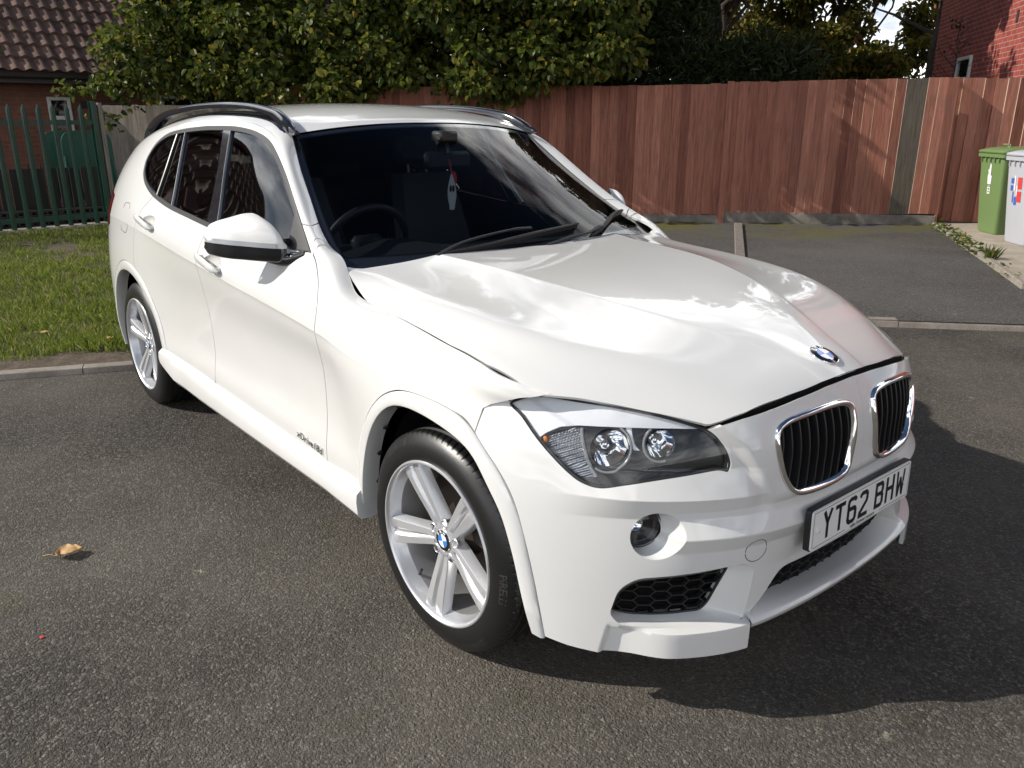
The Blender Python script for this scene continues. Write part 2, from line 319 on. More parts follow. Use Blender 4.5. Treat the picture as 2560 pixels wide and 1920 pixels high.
# ---------------- bonnet ----------------
HD=[ # x, [(w,z)...]
(-.86,[(0,1.055),(.15,1.055),(.30,1.055),(.455,1.055),(.485,1.053),(.58,1.045),(.66,1.04),(.70,1.040),(.728,1.05),(.75,1.06),(.765,1.065),(.785,1.07)]),
(-.70,[(0,1.047),(.15,1.047),(.30,1.047),(.435,1.047),(.465,1.045),(.57,1.032),(.66,1.024),(.705,1.022),(.732,1.028),(.752,1.035),(.768,1.038),(.79,1.042)]),
(-.52,[(0,1.034),(.14,1.034),(.28,1.035),(.408,1.036),(.436,1.033),(.55,1.015),(.66,1.005),(.705,.999),(.735,.988),(.758,.973),(.778,.956),(.80,.93)]),
(-.30,[(0,1.024),(.13,1.024),(.26,1.025),(.386,1.026),(.414,1.022),(.54,1.0),(.65,.990),(.70,.985),(.735,.973),(.765,.954),(.796,.930),(.82,.90)]),
(-.10,[(0,1.012),(.12,1.012),(.25,1.012),(.372,1.012),(.40,1.008),(.53,.986),(.64,.977),(.695,.972),(.733,.958),(.77,.936),(.806,.908),(.83,.875)]),
(.06,[(0,.997),(.115,.997),(.23,.996),(.338,.994),(.366,.990),(.51,.970),(.62,.962),(.685,.956),(.726,.94),(.765,.918),(.806,.892),(.83,.86)]),
(.20,[(0,.979),(.10,.979),(.20,.977),(.292,.973),(.32,.969),(.47,.951),(.59,.944),(.655,.936),(.70,.918),(.745,.895),(.797,.866),(.82,.84)]),
(.33,[(0,.957),(.085,.957),(.165,.954),(.240,.949),(.267,.945),(.42,.929),(.54,.919),(.60,.908),(.65,.889),(.70,.863),(.755,.828),(.78,.80)]),
(.46,[(0,.927),(.07,.927),(.13,.924),(.18,.919),(.205,.915),(.35,.902),(.46,.891),(.52,.878),(.565,.859),(.605,.837),(.64,.815),(.67,.79)]),
(.58,[(0,.887),(.055,.886),(.10,.883),(.132,.879),(.155,.876),(.27,.866),(.36,.857),(.42,.845),(.465,.829),(.505,.81),(.54,.79),(.57,.765)]),
(.68,[(0,.846),(.04,.845),(.08,.843),(.105,.840),(.125,.837),(.21,.829),(.28,.821),(.34,.809),(.39,.793),(.43,.775),(.465,.755),(.50,.73)]),
(.76,[(0,.795),(.04,.794),(.08,.792),(.10,.789),(.12,.786),(.20,.778),(.27,.770),(.33,.758),(.37,.742),(.41,.724),(.44,.705),(.48,.68)]),
]
HC=fit(np.array([[(x,-w,z) for w,z in r] for x,r in HD]))
# ------------------------------------------------------------------ setting: ground
def fast(name,V,F,m,parent=None,smooth=False,mi=None):
    V=np.asarray(V,np.float32); F=np.asarray(F,np.int32); k=F.shape[1]; me=bpy.data.meshes.new(name)
    me.vertices.add(len(V)); me.vertices.foreach_set('co',V.ravel()); me.loops.add(F.size); me.loops.foreach_set('vertex_index',F.ravel())
    me.polygons.add(len(F)); me.polygons.foreach_set('loop_start',np.arange(0,F.size,k,dtype=np.int32)); me.polygons.foreach_set('loop_total',np.full(len(F),k,np.int32))
    for x in (m if isinstance(m,(list,tuple)) else [m]): me.materials.append(x)
    if mi is not None: me.polygons.foreach_set('material_index',np.asarray(mi,np.int32))
    me.polygons.foreach_set('use_smooth',np.full(len(F),smooth)); me.update(calc_edges=True); me.validate()
    o=bpy.data.objects.new(name,me); COL.objects.link(o)
    if parent is not None: o.parent=parent
    return o
def asphalt(name,c0,c1,stone,patch,moss,scale=115,stones=(.16,.145,.125),bst=.9):
    m=mat(name,(.07,.07,.07),.85,spec=.35); t=NT(m); o=t.obj()
    wob=t.n('ShaderNodeVectorMath',{0:o,1:t.n('ShaderNodeVectorMath',{0:t.n('ShaderNodeTexNoise',{'Vector':o,'Scale':60.,'Detail':2}).outputs['Color'],'Scale':.012},operation='SCALE').outputs[0]},operation='ADD').outputs[0]
    v=t.n('ShaderNodeTexVoronoi',{'Vector':wob,'Scale':scale}); e=t.n('ShaderNodeTexVoronoi',{'Vector':wob,'Scale':scale},feature='DISTANCE_TO_EDGE')
    v2=t.n('ShaderNodeTexVoronoi',{'Vector':wob,'Scale':scale*2.3})
    sep=t.n('ShaderNodeSeparateColor',{'Color':v.outputs['Color']})
    cell=t.ramp(sep.outputs[0],[(0,c0),(.55,c1),(.86,stone),(1,stones)])
    gap=t.ramp(e.outputs['Distance'],[(.0,(0,0,0)),(.11,(1,1,1))])
    col=t.mix(gap,tuple(x*.28 for x in c0),cell)
    big=t.noise(o,.55,5,.6); col=t.mix(t.ramp(big,[(.38,(0,0,0)),(.62,(1,1,1))]),t.mix(1.,col,(.80,.79,.78),'MULTIPLY'),t.mix(.50,col,patch))
    mid=t.noise(o,3.1,5,.65); ms=t.ramp(mid,[(.60,(0,0,0)),(.74,(1,1,1))]); col=t.mix(t.mix(.5,(0,0,0),ms,'MIX'),col,moss)
    # pale lichen specks
    lc=t.n('ShaderNodeTexVoronoi',{'Vector':o,'Scale':5.5}); ln=t.noise(o,38,3)
    spot=t.n('ShaderNodeMath',{0:t.ramp(lc.outputs['Distance'],[(.05,(1,1,1)),(.17,(0,0,0))]),1:t.ramp(ln,[(.52,(0,0,0)),(.60,(1,1,1))])},operation='MULTIPLY').outputs[0]
    sc=t.n('ShaderNodeSeparateColor',{'Color':lc.outputs['Color']}); spot=t.n('ShaderNodeMath',{0:spot,1:t.ramp(sc.outputs[1],[(.72,(0,0,0)),(.74,(.75,.75,.75))])},operation='MULTIPLY').outputs[0]
    col=t.mix(spot,col,(.30,.29,.22)); t.l(col,t.b.inputs['Base Color'])
    h=t.n('ShaderNodeMath',{0:t.ramp(v.outputs['Distance'],[(0,(1,1,1)),(.75,(0,0,0))]),1:sep.outputs[1]},operation='MULTIPLY').outputs[0]
    h=t.n('ShaderNodeMath',{0:h,1:t.n('ShaderNodeMath',{0:t.ramp(v2.outputs['Distance'],[(0,(1,1,1)),(.8,(0,0,0))]),1:.35},operation='MULTIPLY').outputs[0]},operation='ADD').outputs[0]
    t.bump(h,bst,.007); return m
M['tarmac']=asphalt('old_tarmac',(.038,.035,.031),(.085,.078,.069),(.15,.136,.117),(.15,.132,.108),(.075,.073,.030),118,(.22,.20,.168),.9)
M['bay']=asphalt('bay_tarmac',(.060,.057,.055),(.105,.100,.096),(.16,.15,.14),(.12,.115,.108),(.11,.10,.055),110,(.26,.25,.23),.7)
b=MB(); s=180
b.add([(-s,-s,0),(s,-s,0),(s,s,0),(-s,s,0)],[(0,1,2,3)]); tag(b.build('tarmac',M['tarmac'],smooth=False),kind='structure')
# raised parking bay beyond the right-hand kerb
FA=np.array([-6.2,7.48,0.]); FD_=np.array([.783,.622,0.]); FN=np.array([.622,-.783,0.])     # fence line, direction, side facing the car
kb0,kb1=np.array([-3.05,2.10,.045]),np.array([4.2,8.75,.075])
f0,f1=FA-FD_*4.2+np.array([0,0,-.02]),FA+FD_*8.5+np.array([0,0,.17])
def bayz(u_,v_): return (1-v_)*((1-u_)*kb0+u_*kb1)+v_*((1-u_)*f0+u_*f1)
G=np.array([[bayz(u_,v_) for u_ in np.linspace(0,1,24)] for v_ in np.linspace(0,1,20)])
t=NT(M['bay']); gm=t.n('ShaderNodeTexCoord').outputs['Object']; dt=t.n('ShaderNodeVectorMath',{0:t.n('ShaderNodeVectorMath',{0:gm,1:tuple(-FA)},operation='ADD').outputs[0],1:tuple(FN)},operation='DOT_PRODUCT').outputs['Value']
old=t.b.inputs['Base Color'].links[0].from_socket
near=t.ramp(t.n('ShaderNodeMath',{0:dt,1:.5},operation='MULTIPLY').outputs[0],[(0,(1,1,1)),(.45,(.85,.85,.85)),(.95,(0,0,0))]); nn=t.ramp(t.noise(gm,1.1,7,.65),[(.42,(0,0,0)),(.56,(1,1,1))])
f=t.n('ShaderNodeMath',{0:near,1:nn},operation='MULTIPLY').outputs[0]; t.l(t.mix(f,old,t.mix(t.noise(gm,35,3),(.045,.05,.010),(.15,.135,.035))),t.b.inputs['Base Color'])
b=MB(); b.grid(G); tag(b.build('parking_bay',M['bay']),kind='structure')
m=mat('sett_stone',(.17,.15,.135),.85); t=NT(m); o=t.obj(); t.l(t.ramp(t.noise(o,25,4),[(.3,(.12,.105,.095)),(.7,(.23,.205,.18))]),t.b.inputs['Base Color']); t.bump(t.noise(o,90,3),.5,.004); M['sett']=m
# dividing strip of setts across the bay
p0=np.array([-5.214,7.919,0]);p1=np.array([-3.868,6.063,0]); dv=(p1-p0)/np.linalg.norm(p1-p0); b=MB()
for k in range(16):
    c=p0+dv*(.14+.21*k); 
    hgt=.030+.02*max(0,1-k/14)
    b.box((c[0],c[1],hgt+.012),(.10,.055,.03),rot=[[dv[0],-dv[1],0],[dv[1],dv[0],0],[0,0,1]],bev=.008)
tag(b.build('bay_divider',M['sett'],smooth=False),kind='structure')
# kerbs
m=mat('kerb_concrete',(.30,.27,.23),.9); t=NT(m); o=t.obj(); n1=t.noise(o,9,6,.65); n2=t.noise(o,120,3)
c=t.mix(t.ramp(n1,[(.35,(0,0,0)),(.68,(1,1,1))]),(.23,.195,.165),(.35,.315,.27)); c=t.mix(t.ramp(n2,[(.35,(0,0,0)),(.65,(1,1,1))]),t.mix(.35,c,(.10,.09,.08)),c); t.l(c,t.b.inputs['Base Color']); t.bump(n2,.6,.004); M['kerb']=m
def kerb(name,a,bq,w,h,L,z0=0,back=1):
    a=np.array(a,float);bq=np.array(bq,float); dr=(bq-a)[:2]; tot=np.linalg.norm(dr); dr/=tot; nr=np.array([-dr[1],dr[0]])*back; b=MB(); k=0;x=0
    while x<tot:
        l=min(L,tot-x)-.006; sec=[(0,-.05),(0,h-.018),(.006,h-.006),(.020,h),(w-.01,h+.002),(w,h-.008),(w,-.05)]; G=[]
        jz=random.uniform(-.004,.004); js=random.uniform(-.003,.003); zz=lambda q:z0+(bq[2]-a[2])*q/tot+jz
        for q in np.linspace(x,x+l,6): G.append([(a[0]+dr[0]*q+nr[0]*(o_+js),a[1]+dr[1]*q+nr[1]*(o_+js),zz(q)+z_) for o_,z_ in sec])
        n0=b.n; b.grid(G); b.F+= [tuple(range(n0,n0+7))[::-1],tuple(range(n0+35,n0+42))]; b.I+=[0,0]; x+=L
    return tag(b.build(name,M['kerb'],ang=35),kind='structure')
KL0,KL1=np.array([-4.87,-4.30,0]),np.array([-2.80,1.00,0])   # left edging beside the lawn
kd=(np.array([-3.44,-.745])-np.array([-3.735,-1.465])); kd/=np.linalg.norm(kd); kc=np.array([-3.735,-1.465])
KL0=np.array([*(kc-kd*4.1),0]); KL1=np.array([*(kc+kd*3.9),0])
kerb('lawn_kerb',KL0,KL1,.075,.045,.915)
kr0,kr1=np.array([-1.084,3.897,0]),np.array([-.321,4.60,0]); kd2=(kr1-kr0)/np.linalg.norm(kr1-kr0)
kerb('bay_kerb',kr0-kd2*2.6,kr1+kd2*6.5,.10,.052,.915)
# lawn and the bare strip behind the kerb
m=mat('soil',(.09,.065,.045),.95); t=NT(m); o=t.obj(); t.l(t.ramp(t.noise(o,14,6,.7),[(.3,(.055,.040,.028)),(.7,(.15,.115,.08))]),t.b.inputs['Base Color']); t.bump(t.noise(o,60,5,.7),.9,.015); M['soil']=m
kn=np.array([-kd[1],kd[0]])
lawn_c=[*(np.array([*(kc-kd*4.1+kn*.07),.038]),np.array([*(kc+kd*3.9+kn*.07),.038]))]
LB=np.array([(-10.75,-7.2,.03),(-10.95,3.2,.03)])
G=np.array([[((1-v_)*((1-u_)*lawn_c[0]+u_*lawn_c[1])+v_*((1-u_)*LB[0]+u_*LB[1])) for u_ in np.linspace(0,1,70)] for v_ in np.linspace(0,1,60)])
G[...,2]+=.012*np.sin(G[...,0]*2.1+1)*np.sin(G[...,1]*1.7); G[0,:,2]=.038; 
b=MB(); b.grid(G); tag(b.build('lawn',M['soil']),kind='structure')
def islands(name,stops,trans=.35,rough=.45,spec=.35):
    m=bpy.data.materials.new(name); m.use_nodes=True; t=NT(m); ge=t.n('ShaderNodeNewGeometry'); c=t.ramp(ge.outputs['Random Per Island'],stops)
    t.l(c,t.b.inputs['Base Color']); t.b.inputs['Roughness'].default_value=rough; t.b.inputs['Specular IOR Level'].default_value=spec
    tr=t.n('ShaderNodeBsdfTranslucent'); t.l(c,tr.inputs['Color']); x=t.n('ShaderNodeMixShader',{'Fac':trans}); o=m.node_tree.nodes['Material Output']
    t.l(t.b.outputs[0],x.inputs[1]); t.l(tr.outputs[0],x.inputs[2]); t.l(x.outputs[0],o.inputs['Surface']); return m
M['grass']=islands('grass_blades',[(0,(.07,.115,.014)),(.4,(.15,.21,.026)),(.75,(.23,.285,.045)),(.93,(.32,.32,.09)),(1,(.42,.36,.18))],.35,.4)
n=150000; uu=RNG.random(n); vv=RNG.random(n)**1.35
lc0,lc1=lawn_c; P=((1-vv)[:,None]*((1-uu)[:,None]*lc0+uu[:,None]*lc1)+vv[:,None]*((1-uu)[:,None]*LB[0]+uu[:,None]*LB[1]))
P[:,2]+=.012*np.sin(P[:,0]*2.1+1)*np.sin(P[:,1]*1.7)
dk=(P[:,:2]-kc)@kn
def vnoise(P,sc,seed):
    g=np.random.default_rng(seed).random((64,64)); x,y=P[:,0]*sc,P[:,1]*sc; i,j=np.floor(x).astype(int),np.floor(y).astype(int); fx,fy=x-i,y-j; fx=fx*fx*(3-2*fx); fy=fy*fy*(3-2*fy); h=lambda a,b_:g[a%64,b_%64]
    return (h(i,j)*(1-fx)+h(i+1,j)*fx)*(1-fy)+(h(i,j+1)*(1-fx)+h(i+1,j+1)*fx)*fy
cov=.55*vnoise(P,1.1,1)+.3*vnoise(P,3.3,2)+.15*vnoise(P,9,3)
dens=np.clip((cov-.30)/.14,0.05,1); dens*=np.clip((dk-.20-.25*vnoise(P,4,5))/.10,0.0,1); keep=(RNG.random(n)<dens)&(P[:,1]>-4.5); P=P[keep]; cov=cov[keep]; n=len(P)
hgt=(.022+.038*RNG.random(n))*(.65+.8*vnoise(P,2.3,7)); a=RNG.random(n)*6.283; wd=.0022+.0026*RNG.random(n); ln=(RNG.random(n)*.9)*hgt; a2=RNG.random(n)*6.283
V=np.zeros((n,4,3)); ex=np.stack([np.cos(a),np.sin(a),0*a],1); V[:,0]=P-ex*wd[:,None]; V[:,1]=P+ex*wd[:,None]
mid=P+np.stack([np.cos(a2)*ln*.4,np.sin(a2)*ln*.4,hgt*.65],1); V[:,2]=mid+ex*wd[:,None]*.7; V[:,3]=P+np.stack([np.cos(a2)*ln,np.sin(a2)*ln,hgt],1)
F=np.arange(n*4).reshape(n,4); tag(fast('grass',V.reshape(-1,3),F,M['grass']),'short green lawn grass with worn brown patches beside the kerb','grass',kind='stuff')
# concrete slab by the gate
m=mat('slab_concrete',(.40,.34,.27),.9); t=NT(m); o=t.obj(); n1=t.noise(o,2.2,7,.65); n2=t.noise(o,60,3)
t.l(t.mix(t.ramp(n1,[(.35,(0,0,0)),(.65,(1,1,1))]),(.27,.235,.19),(.44,.385,.31)),t.b.inputs['Base Color']); t.bump(n2,.4,.003); M['slab']=m
sl=[np.array(q) for q in ((-3.36,9.93,.118),(-2.417,8.484,.118),(-1.564,7.202,.112),(-.80,6.02,.10))]
sr=[q+np.array([5.5,4.4,.04]) for q in sl]; b=MB(); b.grid([[a*(1-k)+c*k for k in np.linspace(0,1,8)] for a,c in zip(sl,sr)]); b.grid([[q,q-np.array([0,0,.12])] for q in sl]); tag(b.build('path',M['slab']),kind='structure')
b=MB(); 
for a,c in zip(sl[:-1],sl[1:]):
    dd=(c-a); l=np.linalg.norm(dd); dd/=l; mid=(a+c)/2; b.box(mid+np.array([-.03,-.02,-.02]),(l/2-.004,.028,.035),rot=np.array([dd,np.cross([0,0,1],dd),[0,0,1]]).T,bev=.006)
tag(b.build('path_edging',M['kerb'],smooth=False),kind='structure')
# ------------------------------------------------------------------ timber fence and gate
def wood(name,stops,wear):
    m=bpy.data.materials.new(name); m.use_nodes=True; t=NT(m); o=t.n('ShaderNodeTexCoord').outputs['Object']; ge=t.n('ShaderNodeNewGeometry')
    c=t.ramp(ge.outputs['Random Per Island'],stops); rnd=t.n('ShaderNodeVectorMath',{0:(3.1,1.7,9.3),'Scale':ge.outputs['Random Per Island']},operation='SCALE').outputs[0]
    v=t.n('ShaderNodeVectorMath',{0:t.n('ShaderNodeMapping',{'Vector':o,'Scale':(30,30,1.6)}).outputs[0],1:rnd},operation='ADD').outputs[0]
    g=t.n('ShaderNodeTexNoise',{'Vector':v,'Scale':1.6,'Detail':6,'Roughness':.65,'Distortion':.8}).outputs['Fac']
    c=t.mix(t.ramp(g,[(.30,(.62,.60,.6)),(.7,(1.12,1.08,1.05))]),(0,0,0),c,'MIX') if False else t.mix(1.0,c,t.ramp(g,[(.30,(.55,.52,.50)),(.7,(1.25,1.2,1.15))]),'MULTIPLY')
    w=t.noise(o,2.4,6,.7); c=t.mix(t.ramp(w,[(.55,(0,0,0)),(.78,(.6,.6,.6))]),c,wear); t.l(c,t.b.inputs['Base Color']); t.b.inputs['Roughness'].default_value=.8; t.b.inputs['Specular IOR Level'].default_value=.25
    t.bump(g,.35,.004); return m
M['redwood']=wood('stained_boards',[(0,(.165,.064,.045)),(.35,(.27,.112,.080)),(.7,(.32,.14,.10)),(1,(.42,.19,.14))],(.15,.10,.08)); M['edge']=mat('sunlit_bare_edge',(.52,.43,.34),.8)  # cream bare-wood edges, paled so the sun's bright lines are in the colour
M['greywood']=wood('weathered_boards',[(0,(.17,.155,.135)),(1,(.27,.25,.22))],(.12,.11,.09))
M['greyold']=wood('grey_replacement_boards',[(0,(.085,.075,.060)),(1,(.125,.11,.09))],(.06,.055,.045))
m=mat('gravel_board',(.17,.15,.13),.9); t=NT(m); o=t.obj(); t.l(t.ramp(t.noise(o,4,7,.7),[(.3,(.09,.08,.068)),(.7,(.25,.225,.195))]),t.b.inputs['Base Color']); t.bump(t.noise(o,50,4),.5,.004); M['gravel']=m
def boards(b,A,dr,nr,s0,s1,zb,zt,bw,miof,thick=.021,thin=.009):
    """feather-edge boards: thick edge towards the start, each lapped over the next"""
    s=s0; k=0
    while s<s1-.02:
        w=bw*random.uniform(.93,1.06); e=min(s+w+.012,s1+.012); j=random.uniform(-.012,.012); z0=zb(s)+random.uniform(-.006,.006); z1=zt(s)+random.uniform(-.007,.007); tl=random.uniform(-.004,.004); mi=miof(s)
        a=A+dr*s; c=A+dr*e; pf=thick+random.uniform(-.003,.004)+.003; pb=thin+.003
        Q=lambda p,o_,z:(p[0]+nr[0]*o_,p[1]+nr[1]*o_,z)
        a2,c2=a+dr*tl,c+dr*tl
        V=[Q(a,pf,z0),Q(c,pb,z0),Q(c,0,z0),Q(a,0,z0),Q(a2,pf,z1),Q(c2,pb,z1),Q(c2,0,z1),Q(a2,0,z1)]
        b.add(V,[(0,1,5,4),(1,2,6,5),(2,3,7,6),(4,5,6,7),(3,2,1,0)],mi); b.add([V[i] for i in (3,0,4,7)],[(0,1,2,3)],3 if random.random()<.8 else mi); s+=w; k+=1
fg=lambda s:max(-.02,.028*(s))     # ground along the fence
red=empty('timber_fence',FA,0,'red-brown close-board timber fence with two grey unpainted boards, standing behind the car','fence')
O=np.zeros(3); miof=lambda s:2 if 3.02<s<3.26 else 0
b=MB(); boards(b,O,FD_,FN,-6.2,.80,lambda s:fg(s)+.15,lambda s:1.95+fg(s)*.55,.128,miof); boards(b,O,FD_,FN,.80,3.72,lambda s:fg(s)+.15,lambda s:1.965+fg(s)*.55,.128,miof)
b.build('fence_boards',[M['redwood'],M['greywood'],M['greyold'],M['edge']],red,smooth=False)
b=MB()
for a,c in ((-6.2,-4.6),(-4.6,-2.85),(-2.85,-1.1),(-1.1,.80),(.80,3.70)):
    mid=FD_*(a+c)/2+FN*.004; b.box((mid[0],mid[1],fg((a+c)/2)+.072),((c-a)/2-.003,.016,.088),rot=[[FD_[0],-FD_[1],0],[FD_[1],FD_[0],0],[0,0,1]],bev=.004)
b.build('gravel_board',M['gravel'],red,smooth=False)
rotF=[[FD_[0],-FD_[1],0],[FD_[1],FD_[0],0],[0,0,1]]
b=MB(); mid=FD_*.80+FN*.012; b.box((mid[0],mid[1],1.02),(.045,.020,.97),rot=rotF,bev=.003); b.build('fence_post',M['redwood'],red,smooth=False)
b=MB(); mid=FD_*3.70-FN*.045; b.box((mid[0],mid[1],1.04),(.020,.06,.985),rot=rotF,bev=.003); b.build('fence_post',M['redwood'],red,smooth=False)
grey=empty('weathered_fence',FA-FD_*6.2,0,'grey weathered close-board fence half in shade, beyond the rear of the car','fence')
b=MB(); boards(b,O,-FD_*-1,FN,-3.0,0,lambda s:.06,lambda s:1.68,.135,lambda s:0); b.build('fence_boards',[M['greywood'],M['greywood'],M['greywood'],M['greywood']],grey,smooth=False)
gt=empty('timber_gate',FA+FD_*3.70-FN*.20,0,'dark red-brown boarded gate set back at the end of the fence, behind the green bin','gate')
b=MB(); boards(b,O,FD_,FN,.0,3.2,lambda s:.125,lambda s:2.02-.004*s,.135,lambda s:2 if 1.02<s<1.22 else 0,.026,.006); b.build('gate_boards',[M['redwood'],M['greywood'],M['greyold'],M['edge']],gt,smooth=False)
b=MB()
for z in (.4,1.1,1.8):
    mid=FD_*1.6-FN*.03; b.box((mid[0],mid[1],z),(1.6,.025,.04),rot=[[FD_[0],-FD_[1],0],[FD_[1],FD_[0],0],[0,0,1]])
b.build('gate_rail',M['redwood'],gt,smooth=False)
# ------------------------------------------------------------------ green palisade fence
M['green']=mat('green_steel',(.008,.055,.038),.38,coat=.3); M['greenp']=mat('green_board',(.010,.075,.05),.55)
pal=empty('palisade_fence',(-10.83,-.38,0),0,'dark green steel palisade fence with pointed pales behind the lawn','fence')
pd=np.array([-.12,1.0,0]); pd/=np.linalg.norm(pd); pn_=np.array([pd[1],-pd[0],0]); plen=1.42
def pale(b,c,w=.066,h=1.66,z0=.06):
    sec=[(-w/2,0),(-w*.22,.004),(-w*.16,.018),(w*.16,.018),(w*.22,.004),(w/2,0)]; G=[]
    for z,top in ((z0,0),(h-.07,0),(h,1)):
        G.append([(c[0]+pd[0]*o_*(1-.65*top)+pn_[0]*q,c[1]+pd[1]*o_*(1-.65*top)+pn_[1]*q,z-(abs(o_)*.8 if top else 0)) for o_,q in sec])
    b.grid(G)
for k,s_ in enumerate(np.arange(plen-.175,-7.2,-.176)):
    b=MB(); pale(b,pd*s_+pn_*.012); b.build('pale',M['green'],pal,smooth=False)
b=MB()
for z in (.17,1.42):
    mid=pd*(plen/2-3.7); b.box((mid[0],mid[1],z),(4.4,.006,.028),rot=[[pd[0],-pd[1],0],[pd[1],pd[0],0],[0,0,1]]); b.box((mid[0]-pn_[0]*.02,mid[1]-pn_[1]*.02,z+.026),(4.4,.022,.004),rot=[[pd[0],-pd[1],0],[pd[1],pd[0],0],[0,0,1]])
b.build('palisade_rail',M['green'],pal,smooth=False)
for s_ in (plen,-.62+.0,-3.4,-6.2):
    b=MB(); c=pd*s_-pn_*.03
    for e in (-1,1): b.box((c[0]+pn_[0]*.05*e,c[1]+pn_[1]*.05*e,.84),(.035,.004,.86),rot=[[pd[0],-pd[1],0],[pd[1],pd[0],0],[0,0,1]])
    b.box((c[0],c[1],.84),(.004,.05,.86),rot=[[pd[0],-pd[1],0],[pd[1],pd[0],0],[0,0,1]]); b.build('palisade_post',M['green'],pal,smooth=False)
b=MB(); c=np.array([-10.83,-.38,0])+pd*(plen+.085); b.box((c[0],c[1],.84),(.028,.03,.84),rot=[[pd[0],-pd[1],0],[pd[1],pd[0],0],[0,0,1]],bev=.004)
tag(b.build('timber_post',M['greywood'],smooth=False),'slim bare timber post at the end of the green palisade fence','post')
b=MB(); mid=np.array([-10.83,-.38,0])+pd*(plen/2-3.7)+pn_*.02; b.box((mid[0],mid[1],.012),(4.5,.17,.05),rot=[[pd[0],-pd[1],0],[pd[1],pd[0],0],[0,0,1]],bev=.008); tag(b.build('fence_footing',M['kerb'],smooth=False),kind='structure')
# yard behind it
M['yard']=mat('yard_concrete',(.10,.095,.09),.9)
b=MB(); b.add([(-15.5,-12,.006),(-10.95,-12,.006),(-11.05,4.6,.006),(-15.5,4.6,.006)],[(0,1,2,3)]); tag(b.build('yard_paving',M['yard'],smooth=False),kind='structure')
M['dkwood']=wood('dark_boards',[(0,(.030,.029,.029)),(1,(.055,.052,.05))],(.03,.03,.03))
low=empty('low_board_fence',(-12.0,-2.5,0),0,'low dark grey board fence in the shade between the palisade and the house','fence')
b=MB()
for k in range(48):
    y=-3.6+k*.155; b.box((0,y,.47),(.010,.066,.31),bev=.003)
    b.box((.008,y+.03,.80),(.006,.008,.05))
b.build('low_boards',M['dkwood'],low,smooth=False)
M['crate']=mat('crate_plastic',(.016,.018,.02),.5)
for k in range(13):
    b=MB(); 
    for z in (.02,.08,.16,.22): b.box((0,0,z),(.12,.135,.012))
    for y in (-.125,-.04,.04,.125): b.box((.11,y,.12),(.012,.012,.11)); b.box((-.11,y,.12),(.012,.012,.11))
    o=b.build('plastic_crate',M['crate'],smooth=False); o.location=(-11.55,-2.2+k*.285,.01); o.rotation_euler=(0,0,random.uniform(-.05,.05))
    tag(o,'black slatted plastic crate in the row behind the foot of the palisade fence','crate','plastic crates behind the palisade fence')
def greenboard(name,y0,y1,x,zt,label,tilt=0):
    rt=empty(name,(x,(y0+y1)/2,0),0,label,'board'); w=(y1-y0)/2
    b=MB(); P=rc([(-w,.30),(w,.30),(w,zt),(-w,zt)],[.04,.04,.20,.20],8); V,F=flat_shape(P,.012,(0,0,0)); b.add(V,F); b.build('board_panel',M['greenp'],rt,smooth=False)
    for e in (-1,1):
        b=MB(); b.tube(cr([(.02,e*w*.93,zt*.72),(.06,e*w*.97,zt*.40),(.16,e*w*1.02,.12),(.20,e*w*1.05,.02)],5),.016,8); b.build('leg',M['greenp'],rt)
def flat_shape(P,th,o):
    P=np.asarray(P,float); n=len(P); V=np.vstack([np.stack([np.full(n,h),P[:,0],P[:,1]],1) for h in (-th,th)])+np.array(o); return V,[tuple(range(n))[::-1],tuple(range(n,2*n))]+[(i,(i+1)%n,n+(i+1)%n,n+i) for i in range(n)]
def rc(P,rad,n=5):
    P=np.asarray(P,float); N=len(P); o=[]; rad=np.broadcast_to(rad,N)
    for i in range(N):
        a,b,c_=P[i-1],P[i],P[(i+1)%N]; u,v=a-b,c_-b; lu,lv=np.linalg.norm(u),np.linalg.norm(v); q=min(rad[i],lu*.45,lv*.45)
        s,e=b+u/lu*q,b+v/lv*q
        for t in np.linspace(0,1,n): o.append((1-t)**2*s+2*t*(1-t)*b+t*t*e)
    return np.array(o)
def cr(P,n=8,closed=False):
    P=np.asarray(P,float); N=len(P); o=[]
    for i in range(N if closed else N-1):
        p1,p2=P[i],P[(i+1)%N]; p0=P[i-1] if (closed or i>0) else 2*p1-p2; p3=P[(i+2)%N] if (closed or i<N-2) else 2*p2-p1
        for k in range(n):
            t=k/n; o.append(.5*((2*p1)+(-p0+p2)*t+(2*p0-5*p1+4*p2-p3)*t*t+(-p0+3*p1-3*p2+p3)*t**3))
    if not closed: o.append(P[-1])
    return np.array(o)
greenboard('play_board',.60,1.10,-12.42,1.30,'rounded green board on legs, the left-hand and farther one behind the palisade')
greenboard('play_board',.80,1.50,-12.18,1.30,'rounded green board on legs, the right-hand and nearer one behind the palisade')
